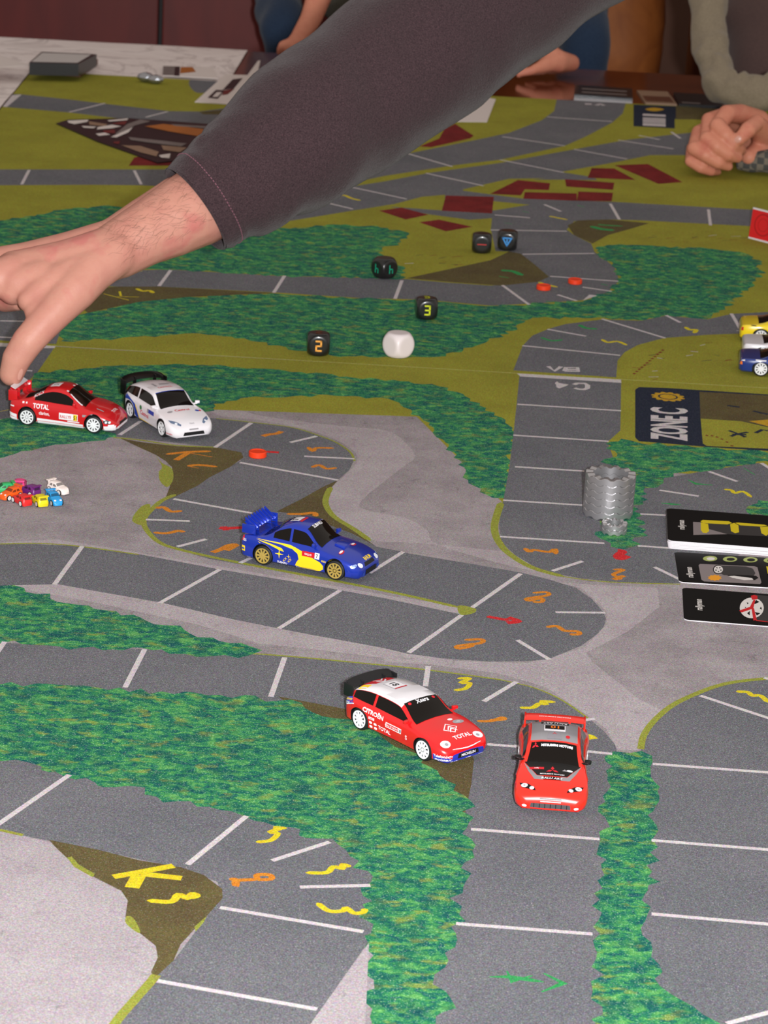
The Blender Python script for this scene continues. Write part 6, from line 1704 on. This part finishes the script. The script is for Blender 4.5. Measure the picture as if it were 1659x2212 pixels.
# ---- fist of the person at the right
zh = lambda x, y: (1440 + x / 7.575, 198 + y / 7.575)
base = gp(1530, 392)
D2 = (base - CAM).dot(Fv)
def hc(bm, pts):
    chain(bm, [(*zh(x, y), D2 + dz * MM, r / 7.575) for x, y, dz, r in pts])
bm = bmesh.new()
hc(bm, [(830, 610, 8, 135), (960, 760, 2, 132), (1080, 915, 4, 120), (1180, 985, 12, 95), (1230, 1020, 25, 80)])
hc(bm, [(660, 830, 8, 132), (820, 950, 2, 130), (1000, 1080, 4, 118), (1150, 1130, 12, 92)])
hc(bm, [(450, 985, 12, 122), (640, 1090, 6, 125), (840, 1210, 8, 112), (1000, 1275, 16, 82)])
hc(bm, [(390, 1190, 20, 98), (560, 1290, 16, 102), (720, 1350, 20, 88), (840, 1370, 30, 55)])
hc(bm, [(830, 610, 12, 135), (980, 420, 26, 150), (1200, 420, 50, 165), (1500, 540, 80, 190)])
hc(bm, [(660, 830, 14, 130), (690, 520, 34, 128), (950, 480, 60, 170), (1400, 620, 95, 220)])
hc(bm, [(450, 985, 18, 118), (520, 720, 42, 120), (800, 650, 70, 180), (1350, 760, 105, 230)])
hc(bm, [(390, 1180, 26, 95), (420, 980, 50, 105), (800, 900, 80, 190), (1300, 900, 110, 230)])
hc(bm, [(1470, 560, 18, 128), (1330, 680, 4, 138), (1190, 830, 0, 105)])
hc(bm, [(1470, 560, 18, 130), (1560, 700, 40, 190), (1620, 850, 60, 240), (1700, 800, 80, 260)])
hc(bm, [(1350, 1130, 40, 140), (1560, 1000, 55, 200), (1750, 900, 80, 240)])
hc(bm, [(1500, 760, 95, 230), (1750, 800, 100, 250), (2100, 780, 110, 250), (2600, 760, 120, 260)])
fist = remeshed('person', bm, SKIN2, 0.0013, 3)
tag(fist, 'person at the right in a beige sleeve and brown shirt resting a fist', 'person')
fb = BVHTree.FromPolygons([v.co.copy() for v in fist.data.vertices], [tuple(p.vertices) for p in fist.data.polygons])
nail(fb, fist, *zh(1165, 835), 5.5, -5.5, 4.5, 4.5)
BEIGE = knit('beige_cotton', srgb(128, 116, 98), srgb(142, 130, 110), 500)
BROWN = knit('brown_cotton', srgb(86, 68, 66), srgb(98, 78, 74), 500)
CAMO = principled('grey_check', srgb(110, 104, 96), 0.9)
t = NT(CAMO); ck = t.node('ShaderNodeTexChecker'); ck.inputs['Scale'].default_value = 160; ck.inputs[1].default_value = srgb(120, 112, 100); ck.inputs[2].default_value = srgb(74, 74, 72); t.l.new(t.coords((1, 1, 1)), ck.inputs[0]); t.color(ck.outputs[0])
DE = (gp(1548, 246) - CAM).dot(Fv)
cloth_tube('beige_sleeve', [(1500, -260, DE + .14, 48), (1515, -80, DE + .10, 42), (1532, 50, DE + .05, 36), (1543, 140, DE + .02, 36), (1572, 196, DE - .01, 38), (1640, 208, DE - .02, 38), (1760, 205, DE - .02, 40), (2000, 200, DE - .02, 46)], BEIGE, fist, 0.004, 22, 40, 16, seed=4.0, fold=0.009)
ckd = cloth_tube('checked_sleeve', [(1590, 383, D2 + .05, 11), (1622, 380, D2 + .045, 20), (1680, 372, D2 + .04, 26), (1800, 362, D2 + .04, 30)], CAMO, fist, 0.003, 30, 28, 10, seed=6.0, flat=0.8)
ckd[0].data.transform(Matrix.Translation((0, 0, 0.0095)))
fist.location.z += 0.0032
cloth_tube('brown_shirt', [(1740, -420, DE + .50, 150), (1730, -150, DE + .50, 165), (1722, 30, DE + .48, 152), (1720, 140, DE + .46, 146), (1725, 260, DE + .48, 130)], BROWN, fist, 0.012, 9, 40, 10, seed=8.0, fold=0.012)

# ---- person behind, mostly hidden by the reaching arm
DB = (gp(1190, 168) - CAM).dot(Fv)
bm = bmesh.new()
chain(bm, [(1235, 136, DB + .02, 19), (1205, 131, DB, 24), (1180, 140, DB - .01, 17), (1150, 152, DB - .02, 11), (1120, 160, DB - .02, 9)])
chain(bm, [(1215, 143, DB + .02, 16), (1180, 150, DB + .01, 11), (1140, 157, DB, 8)])
chain(bm, [(1205, 135, DB, 23), (1130, 60, DB + .02, 27), (1060, -80, DB + .05, 34), (1000, -330, DB + .15, 50), (880, -380, DB + .2, 70), (760, -330, DB + .2, 50), (715, -80, DB + .12, 34), (672, 40, DB + .08, 24), (642, 88, DB + .05, 19)])
chain(bm, [(642, 88, DB + .05, 20), (628, 102, DB + .04, 17), (612, 100, DB + .04, 14), (606, 112, DB + .05, 10)])
back = remeshed('person', bm, SKIN2, 0.0035, 4)
tag(back, 'person in blue jeans sitting behind the table, mostly hidden by the sleeve', 'person')
JEAN = knit('denim', srgb(36, 50, 72), srgb(46, 62, 84), 600)
GREYS = knit('grey_shirt_cloth', srgb(96, 96, 86), srgb(112, 110, 98), 400)
cloth_tube('jeans_leg', [(600, -90, DB + .3, 60), (606, 0, DB + .26, 52), (612, 70, DB + .2, 46), (606, 160, DB + .22, 40), (600, 420, DB + .24, 40)], JEAN, back, 0.008, 12, 30, 10, seed=1.0)
cloth_tube('jeans_leg', [(1300, -120, DB + .34, 60), (1262, 20, DB + .28, 54), (1262, 100, DB + .24, 54), (1262, 190, DB + .24, 50), (1262, 440, DB + .26, 46)], JEAN, back, 0.006, 12, 30, 10, seed=3.0)
cloth_tube('grey_shirt', [(860, -700, DB + .3, 110), (850, -400, DB + .3, 200), (840, -160, DB + .28, 215), (820, -40, DB + .26, 190), (800, 40, DB + .28, 120)], GREYS, back, 0.02, 7, 44, 10, seed=5.0, fold=0.02)
